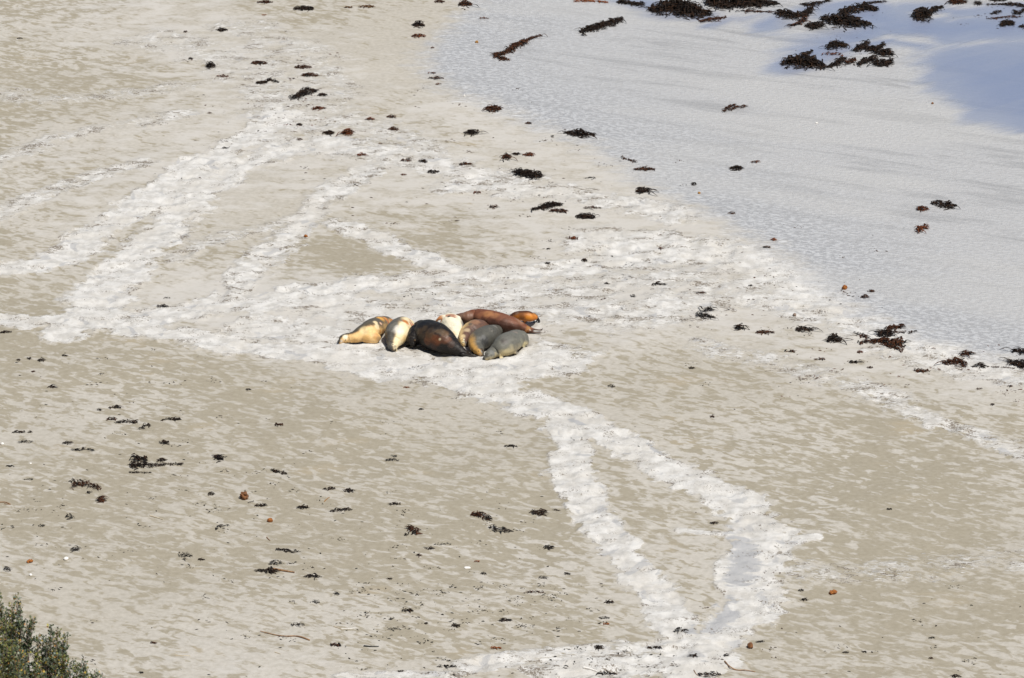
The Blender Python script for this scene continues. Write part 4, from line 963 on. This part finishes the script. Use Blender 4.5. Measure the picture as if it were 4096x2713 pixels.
stick('driftwood_stick','white sliver on the lowest part of the white track','stick','H',[(1680,1500),(1720,1508),(1770,1525)],.018,M_SHELL,SK)
stick('driftwood_stick','thin dark twig beside the black weed row at the bottom right','stick','I',[(75,1515),(90,1540),(106,1552)],.007,M_WOOD,SK)
stick('driftwood_stick','pale stick cut by the long straw beside brown weed crumbs','stick','G',[(2315,1212),(2345,1222),(2368,1230)],.009,M_PALEWOOD,SK)
stick('driftwood_stick','short tan twig near the bottom edge, lower left','stick','G',[(1905,1390),(1925,1396),(1945,1404)],.008,M_PALEWOOD,SK)

# ------------------------------------------------------------------ countless crumbs of weed
sc = Rib()
def crumbs(n, tile, u0, v0, u1, v1, pal, big=1.0, track_only=False):
    ox, oy = TILES[tile]
    cs = [(random.uniform(u0, u1), random.uniform(v0, v1)) for _ in range(max(3, n//9))]
    for _ in range(n):
        if random.random() < .72:
            c = random.choice(cs); u = c[0]+random.gauss(0, 32); v = c[1]+random.gauss(0, 8)
        else: u = random.uniform(u0, u1); v = random.uniform(v0, v1)
        p = GS(ox+u*K, oy+v*K); L = random.choice((.02,.025,.03,.04,.06))*big
        sc.ribbon((p.x, p.y, p.z+.002), random.uniform(-.6, .6)+random.choice((0, math.pi)), L, L*random.uniform(.25, .5), random.choice(PAL[pal]), .004, random.uniform(-1.5, 1.5), seg=2, thick=.3)
crumbs(340,'G',0,0,2368,900,'g'); crumbs(90,'G',300,900,2368,1560,'g')
crumbs(420,'H',0,250,1500,1560,'g'); crumbs(330,'H',100,900,1900,1300,'g'); crumbs(130,'H',1400,1350,2368,1568,'g')
crumbs(120,'D',0,850,1300,1568,'g'); crumbs(60,'D',1300,900,2368,1568,'g',.8)
crumbs(140,'A',1200,350,2368,1250,'b',1.2); crumbs(90,'A',1700,650,2368,900,'r',1.1)
crumbs(160,'B',0,950,1500,1560,'b',1.2); crumbs(60,'B',500,480,1400,800,'b'); crumbs(80,'B',1400,880,2368,1400,'b',1.1)
crumbs(140,'F',0,380,1200,760,'b'); crumbs(150,'F',700,820,2368,1250,'r',1.2); crumbs(70,'F',400,0,1400,600,'b'); crumbs(50,'F',0,900,1400,1568,'g',.8)
crumbs(70,'I',600,900,2368,1560,'g'); crumbs(90,'I',0,150,800,1500,'b',.9)
crumbs(120,'E',1100,0,2368,700,'b'); crumbs(110,'E',0,250,2368,620,'g'); crumbs(80,'E',0,950,2368,1568,'g',.8)
crumbs(90,'C',650,60,1500,480,'b',1.3); crumbs(60,'C',1800,0,2368,200,'k',1.4)
so_ = sc.build('seaweed_crumbs', Vector((0,0,0))); tag(so_, 'fine crumbs of dark seaweed strewn over the sand', 'seaweed', None, 'stuff')

# ------------------------------------------------------------------ shrubs on the dune in the near left corner
def leaf_mat():
    n = NT('shrub_leaf'); t = n.attr('tint', True)
    n.out(Base_Color=t, Roughness=.55, Specular_IOR_Level=.35); return n.m
M_LEAF = leaf_mat(); M_TWIG = plain('shrub_twig', (.30, .235, .185), .85, (.19, .14, .105), 40)
BXK = 450/1842
def shrub(label, tips, base_px, ydist, dens=1.0, grey=.3):
    """tips: (u,v in the bush crop, metres nearer or farther)"""
    bp = ray(base_px, 2713); t = ydist/bp.y; bx = bp.x*t; bz = gz(bx, ydist)
    root = bpy.data.objects.new('coastal_shrub', None); COL.objects.link(root); root.location = (bx, ydist, bz)
    root.empty_display_size = .2
    tag(root, label, 'shrub', 'shrubs on the near dune')
    bm = bmesh.new(); lv = []; lf = []; lc = []
    for (u, v, dy, r) in tips:
        d = ray(u*BXK, 2330+v*BXK); tt = (ydist+dy)/d.y; tip = Vector((d.x*tt, ydist+dy, H+d.z*tt))-root.location
        b0 = Vector((tip.x*.15, tip.y*.2, -.03)); mid = b0.lerp(tip, .55)+Vector((random.uniform(-.08,.08), random.uniform(-.08,.08), .02))
        L = (tip-b0).length
        if L < .25: continue
        pts = [(*b0, .011, .011), (*mid, .007, .007), (*tip, .002, .002)]
        s = sweep(bm, pts, ns=5, sub=6, cap=False)
        # side twigs, some bare
        tw = [(s, .62, 1.0)]
        for _ in range(5):
            q = Vector(s[random.randint(int(len(s)*.5), len(s)-3)][:3]); e = q+Vector((random.gauss(0,.05), random.gauss(0,.05), random.uniform(.03,.09)))
            s2 = sweep(bm, [(*q, .004, .004), (*((q+e)/2+Vector((random.gauss(0,.01), 0, 0))), .003, .003), (*e, .0012, .0012)], ns=4, sub=3, cap=False)
            (tw.append((s2, .1, .5)) if random.random() < .5 else None)
        tone = random.choice((0, 0, 1, 2)); yel = random.random() < .35
        for s_, start, k in tw:
            n = int(165*dens*k*(r/.06))
            for _ in range(n):
                a = start+(1-start)*random.random()**.6; fi = a*(len(s_)-1); i = min(len(s_)-2, int(fi)); fi -= i
                rr = r*.85*k**.4*random.random()**.6*(1.1-.35*a)
                th = random.uniform(0, 2*math.pi); ph = random.uniform(-.6, .9)
                dv = Vector((math.cos(th)*math.cos(ph), math.sin(th)*math.cos(ph), math.sin(ph)))
                c = Vector(s_[i][:3]).lerp(Vector(s_[i+1][:3]), fi)+dv*rr
                ax = (dv+Vector((0, 0, .7))+Vector([random.gauss(0,.4) for _ in range(3)])).normalized()
                sd_ = ax.cross(Vector([random.gauss(0,1) for _ in range(3)])).normalized(); nn = ax.cross(sd_)
                l = random.uniform(.014, .030); wl = l*.33
                b = len(lv)
                lv.extend([c-ax*l*.5, c+sd_*wl+nn*wl*.3, c+ax*l*.5, c-sd_*wl+nn*wl*.3]); lf.append((b, b+1, b+2, b+3))
                x = random.random()
                if x < .07+(.10 if yel else 0): col = random.choice([(.48,.34,.07),(.50,.25,.07),(.40,.36,.09)])
                elif x < .45 and tone == 1: col = (.19,.235,.19)
                elif tone == 2 and x < .6: col = (.17,.18,.05)
                else: col = random.choice([(.070,.100,.042),(.12,.15,.065),(.16,.185,.11),(.05,.075,.036),(.25,.27,.20)])
                lc += [col]*4
        # a few of last year's dry leaves lower down
        for _ in range(int(26*dens)):
            i = int(len(s)*random.uniform(.35, .7)); c = Vector(s[i][:3])+Vector([random.gauss(0,.03) for _ in range(3)])
            ax = Vector([random.gauss(0,1) for _ in range(3)]).normalized(); sd_ = ax.orthogonal().normalized(); l = .016
            b = len(lv); lv.extend([c-ax*l*.5, c+sd_*l*.2, c+ax*l*.5, c-sd_*l*.2]); lf.append((b, b+1, b+2, b+3)); lc += [random.choice([(.20,.12,.05),(.12,.08,.05),(.30,.18,.06)])]*4
    me = bpy.data.meshes.new('branches'); bm.to_mesh(me); bm.free(); mkobj('branches', me, M_TWIG, root)
    me = bpy.data.meshes.new('foliage'); me.from_pydata([tuple(v) for v in lv], [], lf); me.update(); set_col(me, np.array(lc)); mkobj('foliage', me, M_LEAF, root, smooth=False)
    return root
def fill(outline, n, dy=.5):
    """tips below an outline of (u, top v)"""
    out = []
    for _ in range(n):
        u = random.uniform(outline[0][0], outline[-1][0])
        tv = np.interp(u, [q[0] for q in outline], [q[1] for q in outline])
        out.append((u, tv+abs(random.gauss(0, 1))*330+random.uniform(0, 140), random.uniform(-dy, dy), random.uniform(.045, .075)))
    return out
YB = 28.0
shrub('tall green shrub with orange tinged twigs, tip highest in the lower left corner',
 [(250,195,.1,.055),(290,250,0,.06),(330,300,.1,.03),(190,340,0,.05),(140,460,.1,.07),(90,560,-.1,.06),(200,430,.2,.05),(20,330,.2,.045),(-40,180,.2,.06),(330,440,.3,.03),(350,600,0,.055),(560,560,0,.045),(500,600,.1,.055),(540,600,.1,.045),(440,690,0,.05),(230,680,.2,.06),(30,620,.1,.07),(120,700,.2,.07),(10,480,.2,.04)]
 + fill([(-250,500),(0,760),(200,760),(380,950),(430,1300)], 24), 60, YB, .95)
shrub('mid height grey-green shrub with yellow leaf clusters, right of the tallest one',
 [(830,690,0,.045),(850,780,.1,.045),(940,720,.1,.04),(960,800,0,.04),(860,900,0,.05),(1110,820,.1,.035),(1060,860,0,.045),(1030,950,0,.05),(990,1040,.1,.045),(650,830,0,.03),(720,860,.1,.045),(770,920,0,.05),(610,930,.1,.045),(600,1000,0,.05),(750,1000,.1,.04),(1060,1050,.1,.035)]
 + fill([(420,1200),(640,1080),(780,1010),(1050,1100),(1150,1330)], 22), 150, YB-.15, .9)
shrub('low twiggy shrub at the bottom edge with bare branches on its right',
 [(1010,1180,0,.06),(1060,1240,0,.055),(1200,1270,.1,.05),(1150,1300,0,.06),(1250,1330,0,.045),(1370,1220,.1,.035),(1400,1290,0,.05),(1340,1330,.1,.05),(1560,1440,0,.05),(1620,1490,.1,.045),(1690,1510,0,.04),(1520,1520,0,.05),(1430,1420,0,.05)]
 + fill([(1000,1330),(1250,1380),(1450,1460),(1680,1560)], 13, .35), 290, YB-.2, .8)
# bare forked twigs that stick out above the low shrub
def bare(u0, v0, u1, v1, u2, v2):
    return None
print('objects', len(bpy.data.objects))
